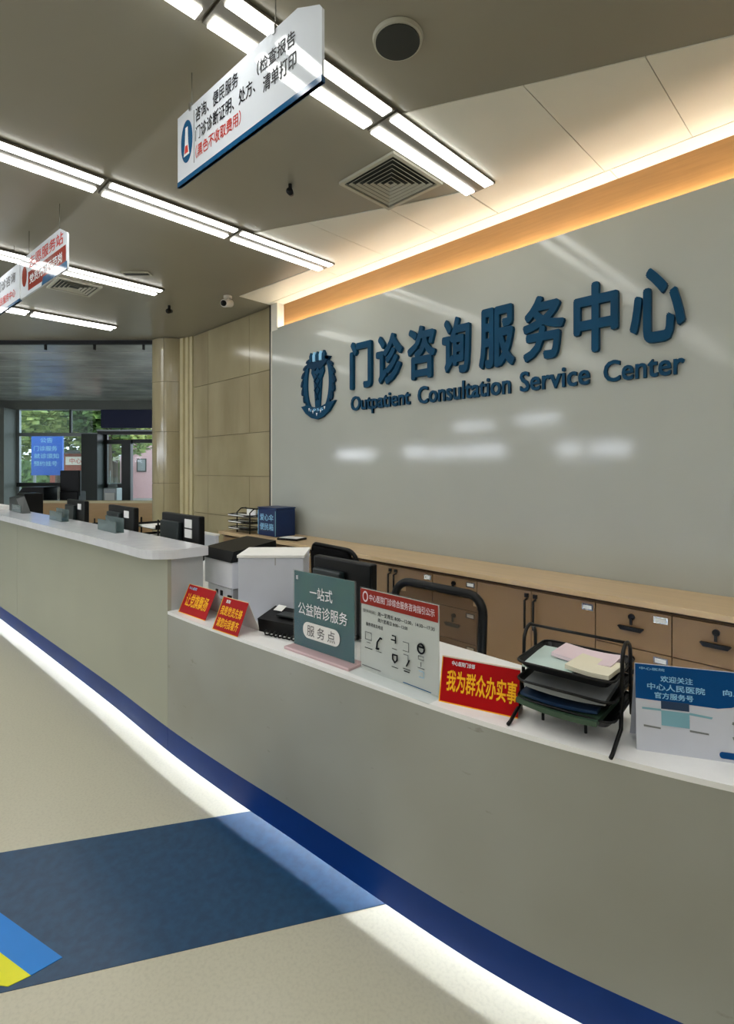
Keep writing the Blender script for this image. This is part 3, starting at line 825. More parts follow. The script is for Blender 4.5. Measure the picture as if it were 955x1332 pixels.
s2 = thing('hanging_sign', (-4.37, 1.015, 2.84), 'hanging sign with a red panel, blue strip and white top at the left', 'sign', math.atan2(0.07, 0.96))
MB().plate(sign_outline(0.485, 0.31, 1), -0.006, 0.006, 'sign_white').build('panel', s2)
MB().plate([(-0.30, 0.03), (0.465, 0.03), (0.465, 0.17), (-0.30, 0.17)], -0.0075, -0.006, 'sign_red').build('red_panel', s2)
MB().plate([(0.0, 0.0), (0.485, 0.0), (0.485, 0.055), (0.03, 0.055)], -0.009, -0.006, 'sign_blue').build('blue_strip', s2)
ring = [(-0.39 + 0.055 * math.cos(2 * PI * k / 20), 0.16 + 0.08 * math.sin(2 * PI * k / 20)) for k in range(20)]
MB().plate(ring, -0.0075, -0.006, 'sign_red').build('badge', s2)
text('lettering', '志愿服务站', s2, -0.28, 0.42, 0.19, 0.28, -0.0075, 'print_red')
text('lettering', '党员先锋示范岗', s2, -0.26, 0.40, 0.07, 0.14, -0.0085, 'print_white')
for x in (-0.30, 0.33): MB().tube([(x, 0, 0.30), (x, 0, H - 2.84)], 0.0022, 'wire', 6).build('wire', s2)
s3 = thing('hanging_sign', (-5.40, 0.945, 2.84), 'white hanging sign cut by the left edge of the photo', 'sign', math.atan2(0.07, 0.96))
MB().plate(sign_outline(0.505, 0.31), -0.006, 0.006, 'sign_white').build('panel', s3)
box('edge_strip', s3, -0.505, 0.505, -0.008, 0.008, 0.0, 0.02, 'sign_blue')
text('lettering', '门诊咨询', s3, -0.1, 0.40, 0.18, 0.27, -0.0075, 'print_grey')
text('lettering', '便民服务中心', s3, -0.1, 0.40, 0.06, 0.13, -0.0075, 'print_red')
for x in (-0.34, 0.34): MB().tube([(x, 0, 0.30), (x, 0, H - 2.84)], 0.0022, 'wire', 6).build('wire', s3)

# ------------------------------------------------------------------ things on the low counter
Z = 0.76
def rounded(x0, x1, z0, z1, r, n=6):
    P = []
    for cx, cz, a0 in ((x1 - r, z0 + r, -PI / 2), (x1 - r, z1 - r, 0), (x0 + r, z1 - r, PI / 2), (x0 + r, z0 + r, PI)):
        for k in range(n + 1):
            a = a0 + PI / 2 * k / n
            P.append((cx + r * math.cos(a), cz + r * math.sin(a)))
    return P
# teal acrylic stand
o = thing('table_sign', (-1.575, 1.335, Z), 'teal upright sign with white lettering and a white pill, on a pinkish base', 'table sign', 0.06)
box('base', o, -0.185, 0.183, -0.052, 0.035, 0.0, 0.012, 'pink_base', 0.003)
box('poster', o, -0.175, 0.165, -0.004, 0.0, 0.013, 0.318, 'teal_card')
box('acrylic_cover', o, -0.178, 0.178, -0.008, -0.0045, 0.012, 0.322, 'acrylic')
text('lettering', '一站式', o, -0.075, 0.055, 0.218, 0.268, -0.0085, 'print_white', bold=0.01)
text('lettering', '公益陪诊服务', o, -0.145, 0.135, 0.145, 0.195, -0.0085, 'print_white', bold=0.01)
MB().plate(rounded(-0.115, 0.095, 0.055, 0.12, 0.03), -0.0087, -0.0082, 'paper').build('pill', o)
text('lettering', '服 务 点', o, -0.09, 0.07, 0.065, 0.11, -0.0092, 'print_grey', bold=0.01)
text('lettering', '医', o, -0.158, -0.145, 0.285, 0.30, -0.0085, 'print_white')
# red/white acrylic poster
o = thing('table_sign', (-1.20, 1.352, Z), 'upright white notice with a red header and small drawings, in clear acrylic', 'table sign', 0.0)
box('base', o, -0.184, 0.180, -0.06, 0.04, 0.0, 0.004, 'acrylic')
box('poster', o, -0.178, 0.178, -0.003, 0.0, 0.008, 0.300, 'poster_paper')
box('acrylic_cover', o, -0.182, 0.182, -0.007, -0.0035, 0.004, 0.305, 'acrylic')
box('header', o, -0.178, 0.178, -0.0075, -0.0071, 0.245, 0.300, 'poster_red')
em = [(-0.153 + 0.014 * math.cos(2 * PI * k / 16), 0.273 + 0.02 * math.sin(2 * PI * k / 16)) for k in range(16)]
MB().plate(em, -0.008, -0.0075, 'paper_pink').build('badge', o)
em = [(-0.153 + 0.009 * math.cos(2 * PI * k / 16), 0.273 + 0.014 * math.sin(2 * PI * k / 16)) for k in range(16)]
MB().plate(em, -0.0084, -0.008, 'poster_red').build('badge', o)
text('lettering', '中心医院门诊综合服务咨询指引公示', o, -0.132, 0.165, 0.260, 0.286, -0.008, 'paper_pink')
text('lettering', '服务时间：', o, -0.165, -0.10, 0.215, 0.228, -0.0075, 'print_grey')
text('lettering', '周一至周五 8:00—12:00，14:30—17:30', o, -0.09, 0.165, 0.213, 0.228, -0.0075, 'print_black')
text('lettering', '周六至周日 8:00—12:00', o, -0.09, 0.05, 0.192, 0.206, -0.0075, 'print_black')
text('lettering', '服务项目及电话', o, -0.15, -0.065, 0.168, 0.181, -0.0075, 'print_black')
ic = MB()
def ln(P, w=0.0022, m='print_black'):
    ic.tube([(x, -0.0078, z) for x, z in P], w, m, 5)
ln([(-0.153, 0.118), (-0.153, 0.145), (-0.122, 0.145), (-0.122, 0.118), (-0.153, 0.118)], 0.0012, 'print_grey')
ln([(-0.145, 0.108), (-0.128, 0.108)], 0.0012, 'print_grey'); ln([(-0.155, 0.087), (-0.118, 0.087)], 0.0013)
ln([(-0.095, 0.100), (-0.092, 0.120), (-0.078, 0.138), (-0.070, 0.135)], 0.003); ln([(-0.098, 0.096), (-0.085, 0.097)], 0.004); ln([(-0.098, 0.087), (-0.072, 0.087)], 0.0012, 'print_grey')
ln([(-0.02, 0.16), (-0.005, 0.16), (-0.005, 0.135)], 0.0025); ln([(-0.025, 0.145), (-0.005, 0.145)], 0.0025); ln([(-0.02, 0.115), (0.0, 0.115)], 0.0013, 'print_grey')
ln([(-0.018, 0.095), (-0.018, 0.078), (-0.008, 0.068), (0.002, 0.078), (0.002, 0.095), (-0.018, 0.095)], 0.003); ln([(-0.022, 0.052), (0.006, 0.052)], 0.0013)
ln([(0.03, 0.15), (0.055, 0.15), (0.055, 0.12), (0.03, 0.12)], 0.0012, 'print_grey'); ln([(0.045, 0.07), (0.058, 0.093)], 0.0028); ln([(0.032, 0.108), (0.052, 0.108), (0.052, 0.09)], 0.0012, 'print_grey')
ln([(0.03, 0.06), (0.062, 0.06)], 0.0013); ln([(0.035, 0.052), (0.058, 0.052)], 0.002)
ln([(0.108 + 0.014 * math.cos(a * PI / 6), 0.145 + 0.016 * math.sin(a * PI / 6)) for a in range(13)], 0.003); ln([(0.095, 0.15), (0.121, 0.15)], 0.003)
ln([(0.097, 0.12), (0.119, 0.12), (0.119, 0.108), (0.097, 0.108), (0.097, 0.12)], 0.0011, 'print_grey'); ln([(0.108, 0.1), (0.108, 0.085)], 0.0012, 'print_grey'); ln([(0.095, 0.08), (0.122, 0.08)], 0.0012, 'print_grey')
ln([(0.1, 0.07), (0.12, 0.07), (0.12, 0.05), (0.1, 0.05)], 0.001, 'print_lightblue')
ic = ic.build('drawings', o); ic['kind'] = 'stuff'
MB().box(-0.170, -0.075, -0.0078, -0.0072, 0.018, 0.021, 'print_grey').box(0.03, 0.15, -0.0078, -0.0072, 0.010, 0.013, 'sign_blue').build('lines', o)

def tent_card(loc, rz, w, h, dep, label, lines, m='red_card', small=None, group='red tent cards'):
    """folded card: front face leans back, apex at the top, back leaf down"""
    o = thing('tent_card', loc, label, 'tent card', rz, group)
    lean = math.atan2(dep / 2, h)
    sl = math.hypot(dep / 2, h)
    T = Matrix.Rotation(-lean, 4, 'X')
    MB().box(-w, w, 0, 0.002, 0.0, sl, m).build('front_leaf', o, T)
    Tb = Matrix.Translation((0, dep, 0)) @ Matrix.Rotation(lean, 4, 'X')
    MB().box(-w, w, -0.002, 0, 0.0, sl, 'poster_paper').build('back_leaf', o, Tb)
    MB().box(-w, w, -0.0006, 0.0, 0.0, 0.003, 'print_yellow').box(-w, -w + 0.003, -0.0006, 0, 0.003, sl, 'print_yellow').box(-w + .003, w, -0.0006, 0.0, sl - 0.003, sl, 'print_yellow').build('border', o, T)
    for s, a, c, z0, z1, mm in lines:
        text('lettering', s, o, a, c, z0 * sl, z1 * sl, -0.0007, mm, bold=0.025, T=T)
    return o
tent_card((-2.475, 1.225, Z), 0.07, 0.125, 0.135, 0.13, 'red tent card with one row of yellow characters, nearer the tall counter',
          [('让党旗飘扬', -0.10, 0.10, 0.26, 0.70, 'print_yellow'), ('中心医院', -0.11, -0.04, 0.82, 0.92, 'print_lightblue')])
tent_card((-2.115, 1.205, Z), 0.09, 0.095, 0.14, 0.125, 'red tent card with two rows of yellow characters, in front of the white box',
          [('我是党员先锋', -0.080, 0.080, 0.47, 0.74, 'print_yellow'), ('请您向我看齐', -0.080, 0.080, 0.12, 0.39, 'print_yellow'), ('医院', -0.06, -0.03, 0.83, 0.93, 'print_white')])
big = tent_card((-0.893, 1.370, Z), 0.29, 0.124, 0.135, 0.075, 'wide red tent card with large yellow characters beside the black file tray',
          [('我为群众办实事', -0.103, 0.118, 0.26, 0.72, 'print_yellow'), ('中心医院门诊部', -0.090, -0.015, 0.82, 0.92, 'print_white')])

# card terminal and its cable
o = thing('card_terminal', (-1.945, 1.41, Z), 'low black card terminal with a small white note, behind the tent card', 'terminal', 0.25)
MB().add([(-0.10, -0.055, 0.0), (0.10, -0.055, 0.0), (0.10, 0.075, 0.0), (-0.10, 0.075, 0.0), (-0.115, -0.05, 0.055), (0.10, -0.05, 0.055), (0.10, 0.075, 0.085), (-0.115, 0.075, 0.085)],
         [(3, 2, 1, 0), (4, 5, 6, 7), (0, 1, 5, 4), (1, 2, 6, 5), (2, 3, 7, 6), (3, 0, 4, 7)], 'black').build('body', o)
MB().box(-0.03, 0.08, -0.02, 0.04, 0.072, 0.078, 'dark_teal').build('keypad', o)
MB().add([(-0.09, 0.03, 0.078), (-0.04, 0.03, 0.078), (-0.04, 0.07, 0.094), (-0.09, 0.07, 0.094)], [(0, 1, 2, 3)], 'paper').build('note', o)
pts = [(-0.04 + 0.19 * t / 40, -0.085 + 0.014 * math.cos(t * 1.2), 0.012 + 0.008 * math.sin(t * 1.2)) for t in range(41)]
o2 = MB().tube(pts, 0.004, 'black', 6).build('coiled_cable', None, Matrix.Translation((-1.945, 1.41, Z)) @ Matrix.Rotation(0.25, 4, 'Z'))
tag(o2, 'coiled black cable lying in front of the card terminal', 'cable')

# printer
o = thing('printer', (-2.60, 1.57, Z), 'white desktop printer with a black lid, beside the tall counter end', 'printer', 0.0)
box('body', o, -0.15, 0.15, -0.13, 0.15, 0.10, 0.245, 'printer_white', 0.008)
box('lower_body', o, -0.135, 0.14, -0.115, 0.14, 0.0, 0.10, 'printer_grey', 0.006)
MB().add([(-0.155, -0.14, 0.245), (0.155, -0.14, 0.245), (0.155, 0.155, 0.245), (-0.155, 0.155, 0.245), (-0.15, -0.12, 0.30), (0.15, -0.12, 0.30), (0.15, 0.15, 0.335), (-0.15, 0.15, 0.335)],
         [(3, 2, 1, 0), (4, 5, 6, 7), (0, 1, 5, 4), (1, 2, 6, 5), (2, 3, 7, 6), (3, 0, 4, 7)], 'black').build('lid', o)
box('front_plate', o, -0.12, 0.135, -0.122, -0.114, 0.03, 0.098, 'printer_white')
for x in (-0.03, 0.02): box('socket', o, x, x + 0.022, -0.126, -0.121, 0.05, 0.078, 'black')
box('output_tray', o, -0.09, 0.12, -0.165, -0.114, 0.012, 0.022, 'printer_grey')
box('side_latch', o, 0.10, 0.135, -0.128, -0.121, 0.035, 0.065, 'black')

# white box (45 degrees)
o = thing('white_cabinet', (-2.1275, 1.4635, Z), 'plain pale white box with a lid seam, between the printer and the black monitor', 'box', PI / 4)
box('body', o, -0.160, 0.160, 0.0, 0.25, 0.0, 0.305, 'box_white', 0.003)
box('lid', o, -0.165, 0.165, -0.004, 0.255, 0.306, 0.32, 'paper', 0.002)
box('seam_clip', o, 0.02, 0.024, -0.003, 0.0, 0.27, 0.305, 'printer_grey')

# monitor seen from behind
def monitor(name, loc, rz, w, z0, z1, label, cat='monitor', notes=False, grp=None):
    o = thing(name, loc, label, cat, rz, grp)
    box('casing', o, -w, w, -0.02, 0.02, z0, z1, 'black', 0.008)
    box('screen', o, -w + 0.012, w - 0.012, 0.020, 0.022, z0 + 0.012, z1 - 0.012, 'dark_teal')
    box('rear_housing', o, -w * 0.86, w * 0.15, -0.05, -0.018, z0 + 0.01, z1 - 0.05, 'dark_teal', 0.008)
    MB().box(-0.025, 0.025, -0.018, 0.018, 0.012, z0 + 0.02, 'black').build('stand_neck', o)
    box('stand_base', o, -0.09, 0.09, -0.07, 0.07, 0.0, 0.012, 'black', 0.004)
    if notes:
        for z in ((z0 + 0.20), (z0 + 0.135)) if notes == 2 else (z0 + 0.195,):
            n = box('note', o, w * 0.30, w * 0.66, -0.024, -0.0205, z, z + 0.055, 'paper')
    return o
monitor('monitor', (-1.705, 1.56, Z), 0.02, 0.185, 0.02, 0.34, 'black monitor seen from behind, behind the teal sign')
monitor('monitor', (-3.32, 1.58, Z), 0, 0.275, 0.16, 0.44, 'black monitor with two white notes, nearest of those behind the tall counter', notes=2, grp='monitors behind the tall counter')
monitor('monitor', (-4.37, 1.58, Z), 0, 0.275, 0.16, 0.44, 'black monitor with one white note, second behind the tall counter', notes=1, grp='monitors behind the tall counter')
monitor('monitor', (-5.54, 1.58, Z), 0, 0.275, 0.16, 0.44, 'black monitor with one white note, third behind the tall counter', notes=1, grp='monitors behind the tall counter')

# clear dividers and papers on the shelf
for x, lab in ((-3.72, 'smoked acrylic holder on the shelf between the two nearest monitors'), (-4.78, 'smoked acrylic holder on the shelf between the second and third monitors')):
    y = fc(x) + 0.10
    o = thing('leaflet_holder', (x, y, 1.08), lab, 'leaflet holder', 0.0, 'smoked holders on the shelf')
    MB().box(-0.17, 0.17, -0.02, -0.017, 0.0, 0.075, 'smoked').build('front_plate', o)
    MB().box(-0.17, 0.17, 0.03, 0.033, 0.0, 0.095, 'smoked').build('back_plate', o)
    MB().box(-0.17, 0.17, -0.017, 0.03, 0.0, 0.003, 'smoked').build('floor_plate', o)
o = thing('leaflet_holder', (-6.05, fc(-6.05) + 0.10, 1.08), 'dark teal leaflet holder at the far left of the white shelf', 'leaflet holder', 0.0)
MB().add([(-0.25, 0, 0), (0.30, 0, 0), (0.30, 0.07, 0), (-0.25, 0.07, 0), (-0.25, 0, 0.13), (0.05, 0, 0.13), (0.05, 0.07, 0.15), (-0.25, 0.07, 0.15)], [(3, 2, 1, 0), (4, 5, 6, 7), (0, 1, 5, 4), (1, 2, 6, 5), (2, 3, 7, 6), (3, 0, 4, 7)], 'dark_teal').build('pocket', o)
MB().box(-0.10, 0.26, -0.006, -0.002, 0.005, 0.075, 'smoked').build('front_plate', o)
def paper_tray(x, y, z, label, n=2):
    o = thing('paper_tray', (x, y, z), label, 'paper tray', 0, 'black paper trays behind the tall counter')
    for k in range(n):
        MB().box(-0.16, 0.16, -0.12, 0.12, k * 0.085 + 0.03, k * 0.085 + 0.036, 'black').box(-0.16, -0.155, -0.12, 0.12, k * 0.085 + 0.03, k * 0.085 + 0.065, 'black').box(0.155, 0.16, -0.12, 0.12, k * 0.085 + 0.03, k * 0.085 + 0.065, 'black').build('tray', o)
        box('paper_sheet', o, -0.15, 0.15, -0.13, 0.10, k * 0.085 + 0.037, k * 0.085 + 0.048, 'paper')
    for sx in (-0.157, 0.157):
        for sy in (-0.1, 0.1): box('post', o, sx - 0.005, sx + 0.005, sy - 0.005, sy + 0.005, 0, n * 0.085 + 0.02, 'black')
    return o
paper_tray(-4.02, 1.75, Z, 'black paper tray with white sheets left of the nearest monitor', 4)
paper_tray(-5.12, 1.75, Z, 'black paper tray with white sheets left of the second monitor', 3)
o = thing('paper_stack', (-6.72, 1.13, 1.08), 'stack of white papers at the left end of the shelf', 'papers')
for k in range(3): MB().box(-0.22, 0.22, -0.09, 0.09, k * 0.012, k * 0.012 + 0.010, 'paper', T=Matrix.Rotation(0.06 * (k - 1), 4, 'Z')).build('sheet_pile', o)
o = thing('desk_caddy', (-7.6, 1.62, Z), 'black desk caddy behind the left end of the shelf', 'caddy')
box('box', o, -0.16, 0.22, -0.1, 0.1, 0, 0.44, 'black', 0.01); MB().tube([(-0.16, 0, 0.3), (-0.24, 0, 0.36), (-0.2, 0, 0.42), (-0.12, 0, 0.44)], 0.01, 'black').build('handle', o)
o = thing('table_sign', (-7.25, fc(-7.25) + 0.06, 1.08), 'slanted white acrylic sign at the left edge of the photo', 'table sign', 0.0)
MB().add([(-0.35, 0, 0), (0.19, 0, 0), (0.19, 0.006, 0), (-0.35, 0.006, 0), (-0.35, 0.05, 0.24), (-0.02, 0.05, 0.24), (-0.02, 0.056, 0.24), (-0.35, 0.056, 0.24)], [(3, 2, 1, 0), (4, 5, 6, 7), (0, 1, 5, 4), (1, 2, 6, 5), (2, 3, 7, 6), (3, 0, 4, 7)], 'box_white').build('panel', o)
box('base', o, -0.35, 0.25, 0.0, 0.09, 0.0, 0.006, 'acrylic')
# white divider behind the nearest monitor
o = thing('desk_divider', (-3.62, 2.25, 0), 'low white divider panel behind the nearest monitor', 'divider')
box('panel', o, -0.9, -0.45, -0.015, 0.015, 0, 0.925, 'box_white'); box('cap', o, -0.905, -0.445, -0.02, 0.02, 0.925, 0.94, 'paper')

# ------------------------------------------------------------------ file tray
o = thing('file_tray', (-0.650, 1.518, Z), 'black three-tier wire file tray full of papers on the white counter', 'file tray', 0.10)
W2, D2 = 0.134, 0.122
def tray_mesh(z, m='black_metal'):
    mb = MB()
    # base sheet, slightly dished, with upturned rim
    r = 0.022
    ring0 = rounded(-W2 + 0.02, W2 - 0.02, -D2 + 0.02, D2 - 0.02, 0.02, 4)
    ring1 = rounded(-W2, W2, -D2, D2, 0.03, 4)
    n = len(ring0)
    vs = [(p[0], p[1], z) for p in ring0] + [(p[0], p[1], z + r) for p in ring1] + [(p[0], p[1], z - 0.002) for p in ring0] + [(p[0] * 1.01, p[1] * 1.01, z + r) for p in ring1]
    fs = [tuple(range(n)), tuple(range(2 * n, 3 * n))[::-1]]
    for k in range(n):
        j = (k + 1) % n
        fs += [(k, n + k, n + j, j), (2 * n + k, 2 * n + j, 3 * n + j, 3 * n + k), (n + k, 3 * n + k, 3 * n + j, n + j)]
    mb.add(vs, fs, m)
    mb.tube([(p[0], p[1], z + r) for p in ring1], 0.0035, m, 6, closed=True)
    return mb
for z in (0.052, 0.104, 0.158): tray_mesh(z).build('tray', o)
for s in (-1, 1):
    x = s * (W2 + 0.004)
    P = [(x, -0.16, 0.006), (x, -0.145, 0.008), (x, -0.06, 0.04), (x, -0.052, 0.10), (x, -0.045, 0.20)]
    P += [(x, -0.045 * math.cos(a) , 0.215 + 0.042 * math.sin(a)) for a in [PI * k / 8 for k in range(9)]]
    P += [(x, 0.045, 0.20), (x, 0.052, 0.10), (x, 0.06, 0.04), (x, 0.145, 0.008), (x, 0.16, 0.006)]
    MB().tube(P, 0.0055, 'black_metal', 8).build('side_arch', o)
MB().tube([(-W2 - 0.004, 0, 0.257), (W2 + 0.004, 0, 0.257)], 0.0045, 'black_metal', 8).build('carry_bar', o)
for x in (-0.07, 0.05):
    MB().tube([(x, -0.07, 0.006), (x, -0.07, 0.05)], 0.0045, 'black_metal', 8).build('support_post', o)
# papers: stand-alone things lying in the trays
def sheet(x, y, z, w, d, rz, h, m, label, name='paper_sheet', cat='papers', curl=0.0):
    n = 6
    vs, fs = [], []
    for i in range(n + 1):
        u = -1 + 2 * i / n
        zz = curl * u * u
        for dy in (-d, d):
            vs += [(u * w, dy, zz), (u * w, dy, zz + h)]
    for i in range(n):
        a = 4 * i
        fs += [(a, a + 2, a + 6, a + 4), (a + 1, a + 5, a + 7, a + 3), (a, a + 4, a + 5, a + 1), (a + 2, a + 3, a + 7, a + 6)]
    fs += [(0, 1, 3, 2), (4 * n, 4 * n + 2, 4 * n + 3, 4 * n + 1)]
    c = MB().add(vs, fs, m).build(name, None, Matrix.Translation((-0.650, 1.518, Z)) @ Matrix.Rotation(0.10, 4, 'Z') @ Matrix.Translation((x, y, z)) @ Matrix.Rotation(rz, 4, 'Z'))
    return tag(c, label, cat)
sheet(-0.055, -0.005, 0.162, 0.068, 0.10, 0.05, 0.008, 'paper_mint', 'pale mint leaflets lying left in the top tray')
sheet(0.02, 0.045, 0.172, 0.085, 0.058, -0.05, 0.010, 'paper_pink', 'pinkish papers at the back of the top tray', curl=0.006)
sheet(0.062, -0.025, 0.172, 0.060, 0.062, -0.10, 0.012, 'paper_cream', 'cream papers at the front right of the top tray', curl=0.004)
sheet(0.0, -0.02, 0.107, 0.11, 0.10, 0.04, 0.014, 'folder_grey', 'grey papers in the middle tray', curl=0.008)
sheet(-0.01, -0.02, 0.055, 0.112, 0.115, -0.04, 0.014, 'folder_green', 'dark green folders in the bottom tray', 'folder', 'folder', curl=0.008)
sheet(-0.02, -0.01, 0.074, 0.105, 0.10, 0.05, 0.008, 'folder_blue', 'dark blue folder on the green folders in the bottom tray', 'folder', 'folder', curl=0.008)

# blue and white card
o = thing('table_sign', (-0.300, 1.563, Z), 'blue and pale white printed card with a gear wheel drawing, at the right edge', 'table sign', math.atan2(0.104, 0.195))
hw, hh = 0.19, 0.222
T = Matrix.Rotation(-0.10, 4, 'X')
MB().box(-hw, hw, 0, 0.003, 0, hh, 'card_pale').build('front_leaf', o, T)
MB().add([(-hw, 0.09, 0), (hw, 0.09, 0), (hw, 0.093, 0), (-hw, 0.093, 0), (-hw, 0.026, hh - .003), (hw, 0.026, hh - .003), (hw, 0.029, hh - .003), (-hw, 0.029, hh - .003)], [(3, 2, 1, 0), (4, 5, 6, 7), (0, 1, 5, 4), (1, 2, 6, 5), (2, 3, 7, 6), (3, 0, 4, 7)], 'card_pale').build('back_leaf', o)
arc = [(0.10 + 0.085 * math.cos(a), 0.075 + 0.085 * math.sin(a)) for a in [PI * 0.80 - PI * 0.6 * k / 10 for k in range(11)]]
hdr = [(-hw, 0.135), (arc[0][0], 0.125)] + arc[1:-1] + [(arc[-1][0], 0.125), (hw, 0.125), (hw, hh - 0.001), (-hw, hh - 0.001)]
hdr = [(-hw, 0.132), (0.0, 0.128), (0.03, 0.134), (0.06, 0.148), (0.10, 0.155), (0.14, 0.148), (0.17, 0.134), (hw, 0.128), (hw, hh - 0.001), (-hw, hh - 0.001)]
MB().plate(hdr, -0.0006, 0.0, 'card_blue').build('header', o, T)
text('lettering', '欢迎关注', o, -0.130, -0.055, 0.180, 0.196, -0.001, 'print_lightblue', bold=0.025, T=T)
text('lettering', '中心人民医院', o, -0.162, -0.028, 0.158, 0.175, -0.001, 'print_lightblue', bold=0.025, T=T)
text('lettering', '官方服务号', o, -0.145, -0.055, 0.137, 0.153, -0.001, 'print_lightblue', bold=0.025, T=T)
text('lettering', '扫一扫', o, 0.04, 0.13, 0.184, 0.198, -0.001, 'print_lightblue', bold=0.025, T=T)
text('lettering', '向上二维服务', o, 0.012, 0.15, 0.162, 0.177, -0.001, 'print_lightblue', bold=0.025, T=T)
text('lettering', '中心医院', o, -0.18, -0.12, 0.207, 0.214, -0.001, 'print_lightblue', T=T)
MB().plate([(-0.13, 0.112), (-0.065, 0.112), (-0.065, 0.132), (-0.13, 0.132)], -0.0009, -0.0005, 'folder_blue').build('machine_drawing', o, T); MB().plate([(-0.13, 0.070), (-0.065, 0.070), (-0.065, 0.108), (-0.13, 0.108)], -0.0009, -0.0005, 'card_sky').build('machine_drawing', o, T); MB().plate([(-0.132, 0.015), (-0.065, 0.015), (-0.065, 0.066), (-0.132, 0.066)], -0.0009, -0.0005, 'box_white').build('machine_drawing', o, T)
MB().plate([(-0.175, 0.106), (-0.13, 0.106), (-0.13, 0.111), (-0.175, 0.111)], -0.0009, -0.0005, 'card_sky').build('machine_line', o, T); MB().plate([(-0.065, 0.104), (-0.015, 0.100), (-0.012, 0.105), (-0.065, 0.110)], -0.0009, -0.0005, 'card_sky').build('machine_line', o, T); MB().plate([(-0.172, 0.062), (-0.132, 0.060), (-0.132, 0.064), (-0.172, 0.067)], -0.0012, -0.0005, 'folder_grey').build('machine_line', o, T); MB().plate([(-0.065, 0.062), (-0.022, 0.060), (-0.022, 0.064), (-0.065, 0.067)], -0.0009, -0.0005, 'folder_grey').build('machine_line', o, T)
gm = MB()
for k in range(24):
    a = 2 * PI * k / 24
    r0, r1 = 0.045, 0.066 + 0.006 * (k % 2)
    w = 0.0035
    c, s = math.cos(a), math.sin(a)
    gm.plate([(0.10 + r0 * c + w * s, 0.078 + r0 * s - w * c), (0.10 + r1 * c + w * s, 0.078 + r1 * s - w * c), (0.10 + r1 * c - w * s, 0.078 + r1 * s + w * c), (0.10 + r0 * c - w * s, 0.078 + r0 * s + w * c)], -0.0009, -0.0004, 'folder_grey')
gm.build('wheel_teeth', o, T)
for r, m_, y in ((0.042, 'card_blue', -0.0012), (0.032, 'card_sky', -0.0016), (0.022, 'card_blue', -0.002)):
    MB().plate([(0.10 + r * math.cos(2 * PI * k / 28), 0.078 + r * math.sin(2 * PI * k / 28)) for k in range(28)], y, y + 0.0004, m_).build('wheel_disc', o, T)
MB().plate(rounded(0.0, 0.17, 0.008, 0.024, 0.007), -0.0012, -0.0004, 'card_blue').build('caption_bar', o, T)

# a few printed sheets under / beside it
c = MB().box(-0.10, 0.10, -0.05, 0.05, 0, 0.004, 'paper').build('paper_sheet', None, Matrix.Translation((-0.42, 1.72, Z)) @ Matrix.Rotation(0.3, 4, 'Z'))
tag(c, 'white sheet lying on the counter behind the file tray', 'papers')

# ------------------------------------------------------------------ chairs
def chair(loc, rz, label, meshy, w=0.265, ztop=0.99):
    o = thing('office_chair', loc, label, 'chair', rz)
    P = [(x, 0.0, z) for x, z in rounded(-w, w, 0.52, ztop, 0.08, 6)]
    P = [(x, 0.03 * (1 - (x / w) ** 2) + 0.06 * (z - 0.55), z) for x, _, z in P]
    MB().tube(P, 0.021 if meshy else 0.014, 'black', 8, closed=True).build('back_frame', o)
    n = 10
    vs, fs = [], []
    for i in range(n + 1):
        for j in range(n + 1):
            x = -w + 0.01 + (2 * w - 0.02) * i / n; z = 0.53 + (ztop - 0.01 - 0.53) * j / n
            vs.append((x, 0.03 * (1 - (x / w) ** 2) + 0.06 * (z - 0.55), z))
    for i in range(n):
        for j in range(n):
            a = i * (n + 1) + j
            fs.append((a, a + n + 1, a + n + 2, a + 1))
    keep = []
    for f in fs:
        cx_ = sum(vs[i][0] for i in f) / 4; cz_ = sum(vs[i][2] for i in f) / 4
        if (abs(cx_) > w - 0.05 and (cz_ > ztop - 0.05 or cz_ < 0.57)): continue
        keep.append(f)
    bk = MB().add(vs, keep, 'mesh' if meshy else 'black_soft', smooth=True).build('backrest', o)
    if not meshy:
        md = bk.modifiers.new('pad', 'SOLIDIFY'); md.thickness = 0.04; md.offset = 0
    box('seat', o, -0.235, 0.235, -0.47, -0.03, 0.43, 0.49, 'black_soft', 0.02)
    MB().tube([(0, -0.06, 0.42), (0, 0.05, 0.44), (0, 0.06, 0.56)], 0.02, 'black').build('back_bracket', o)
    MB().cyl((0, -0.25), 0.028, 0.10, 0.43, 'black', n=16).build('gas_column', o)
    for k in range(5):
        a = 2 * PI * k / 5 + 0.3
        e_ = Vector((0.26 * math.cos(a), -0.25 + 0.26 * math.sin(a), 0.06))
        MB().tube([(0, -0.25, 0.10), e_], [0.022, 0.015], 'black').build('base_leg', o)
        Tc = Matrix.Translation((e_.x, e_.y, 0.028)) @ Matrix.Rotation(PI / 2, 4, 'X')
        MB().cyl((0, 0), 0.028, -0.02, 0.02, 'black', n=14, T=Tc).build('castor', o)
    for s in (-1, 1):
        MB().tube([(s * 0.24, -0.15, 0.46), (s * 0.275, -0.15, 0.50), (s * 0.275, -0.16, 0.66)], 0.014, 'black').box(s * 0.275 - 0.03, s * 0.275 + 0.03, -0.29, -0.08, 0.66, 0.685, 'black', bev=0.008).build('armrest', o)
    return o
chair((-1.535, 1.985, 0), 0.0, 'black mesh office chair tucked behind the counter, cabinets showing through', True, 0.262, 0.925)
chair((-2.60, 2.31, 0), PI * 0.97, 'solid black office chair behind the white box and black monitor', False, 0.25, 0.985)

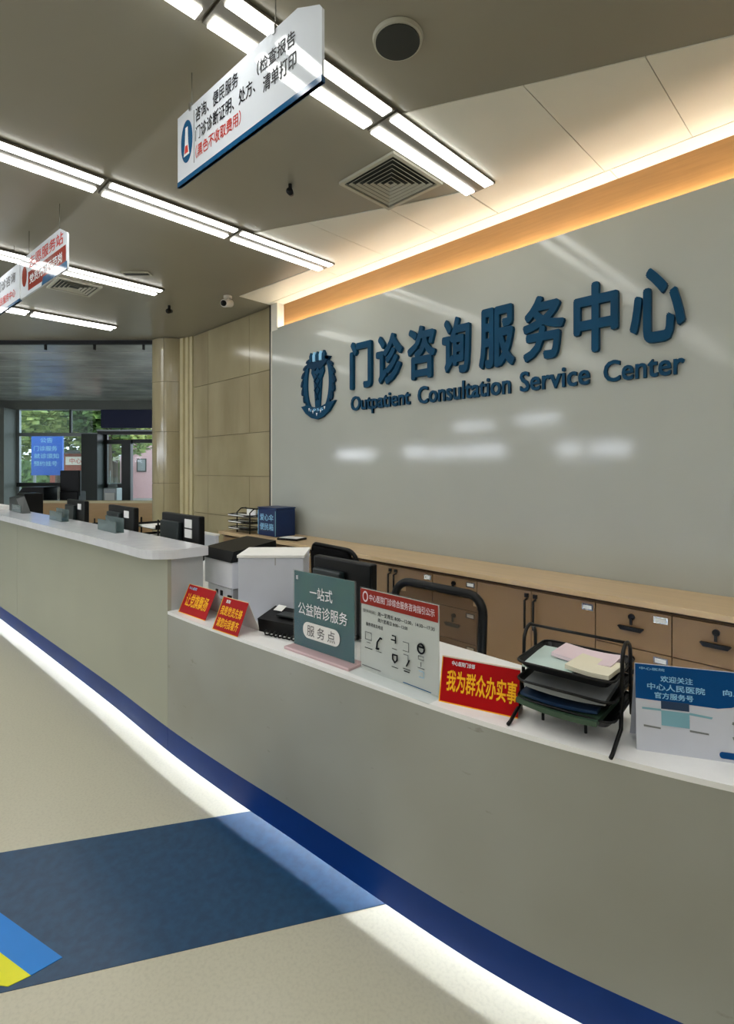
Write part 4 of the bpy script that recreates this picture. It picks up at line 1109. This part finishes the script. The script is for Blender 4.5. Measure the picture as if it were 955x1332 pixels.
# ------------------------------------------------------------------ things on the back worktop
Zc = 0.815
o = thing('storage_box', (-4.49, 3.04, Zc), 'navy blue storage box with pale lettering on the wooden worktop', 'box')
box('body', o, -0.16, 0.16, 0.0, 0.24, 0, 0.275, 'navy', 0.006)
box('lid', o, -0.165, 0.165, -0.006, 0.245, 0.276, 0.292, 'navy', 0.004)
box('edge_stripe', o, -0.158, -0.15, -0.004, 0, 0.01, 0.26, 'print_lightblue'); box('edge_stripe', o, 0.15, 0.156, -0.004, 0, 0.01, 0.26, 'card_sky')
text('lettering', '爱心伞', o, -0.12, 0.12, 0.155, 0.225, -0.003, 'print_lightblue')
text('lettering', '便民箱', o, -0.12, 0.12, 0.06, 0.13, -0.003, 'print_lightblue')
o = thing('wire_rack', (-4.93, 3.06, Zc), 'black wire rack of scattered papers left of the navy box', 'rack')
for k in range(3):
    z = 0.03 + 0.07 * k
    MB().box(-0.21, 0.20, -0.08, 0.10, z, z + 0.006, 'black').tube([(-0.21, -0.08, z + 0.02), (0.20, -0.08, z + 0.02), (0.20, 0.10, z + 0.02), (-0.21, 0.10, z + 0.02)], 0.006, 'black', 6, closed=True).build('tray', o)
    MB().box(-0.20, 0.0 + 0.05 * k, -0.09, 0.05, z + 0.008, z + 0.018, 'paper', T=Matrix.Rotation(0.03 * (k - 1), 4, 'Z')).build('paper_sheet', o)
for x in (-0.05, 0.20):
    MB().tube([(x, -0.07, 0.0), (x, -0.07, 0.22), (x, -0.02, 0.26), (x, 0.04, 0.26), (x, 0.09, 0.22), (x, 0.09, 0)], 0.007, 'black').build('side_hoop', o)
MB().tube([(-0.05, 0.01, 0.26), (0.20, 0.01, 0.26)], 0.006, 'black').build('carry_bar', o)
MB().box(0.0, 0.17, 0.02, 0.03, 0.17, 0.25, 'paper').build('paper_sheet', o)
o = thing('picture_frame', (-4.08, 3.05, Zc), 'flat black-edged white frame lying in front of the navy box', 'frame', 0.3)
box('backing', o, -0.12, 0.12, -0.08, 0.08, 0, 0.02, 'black', 0.004); box('sheet', o, -0.105, 0.105, -0.065, 0.065, 0.02, 0.022, 'paper')
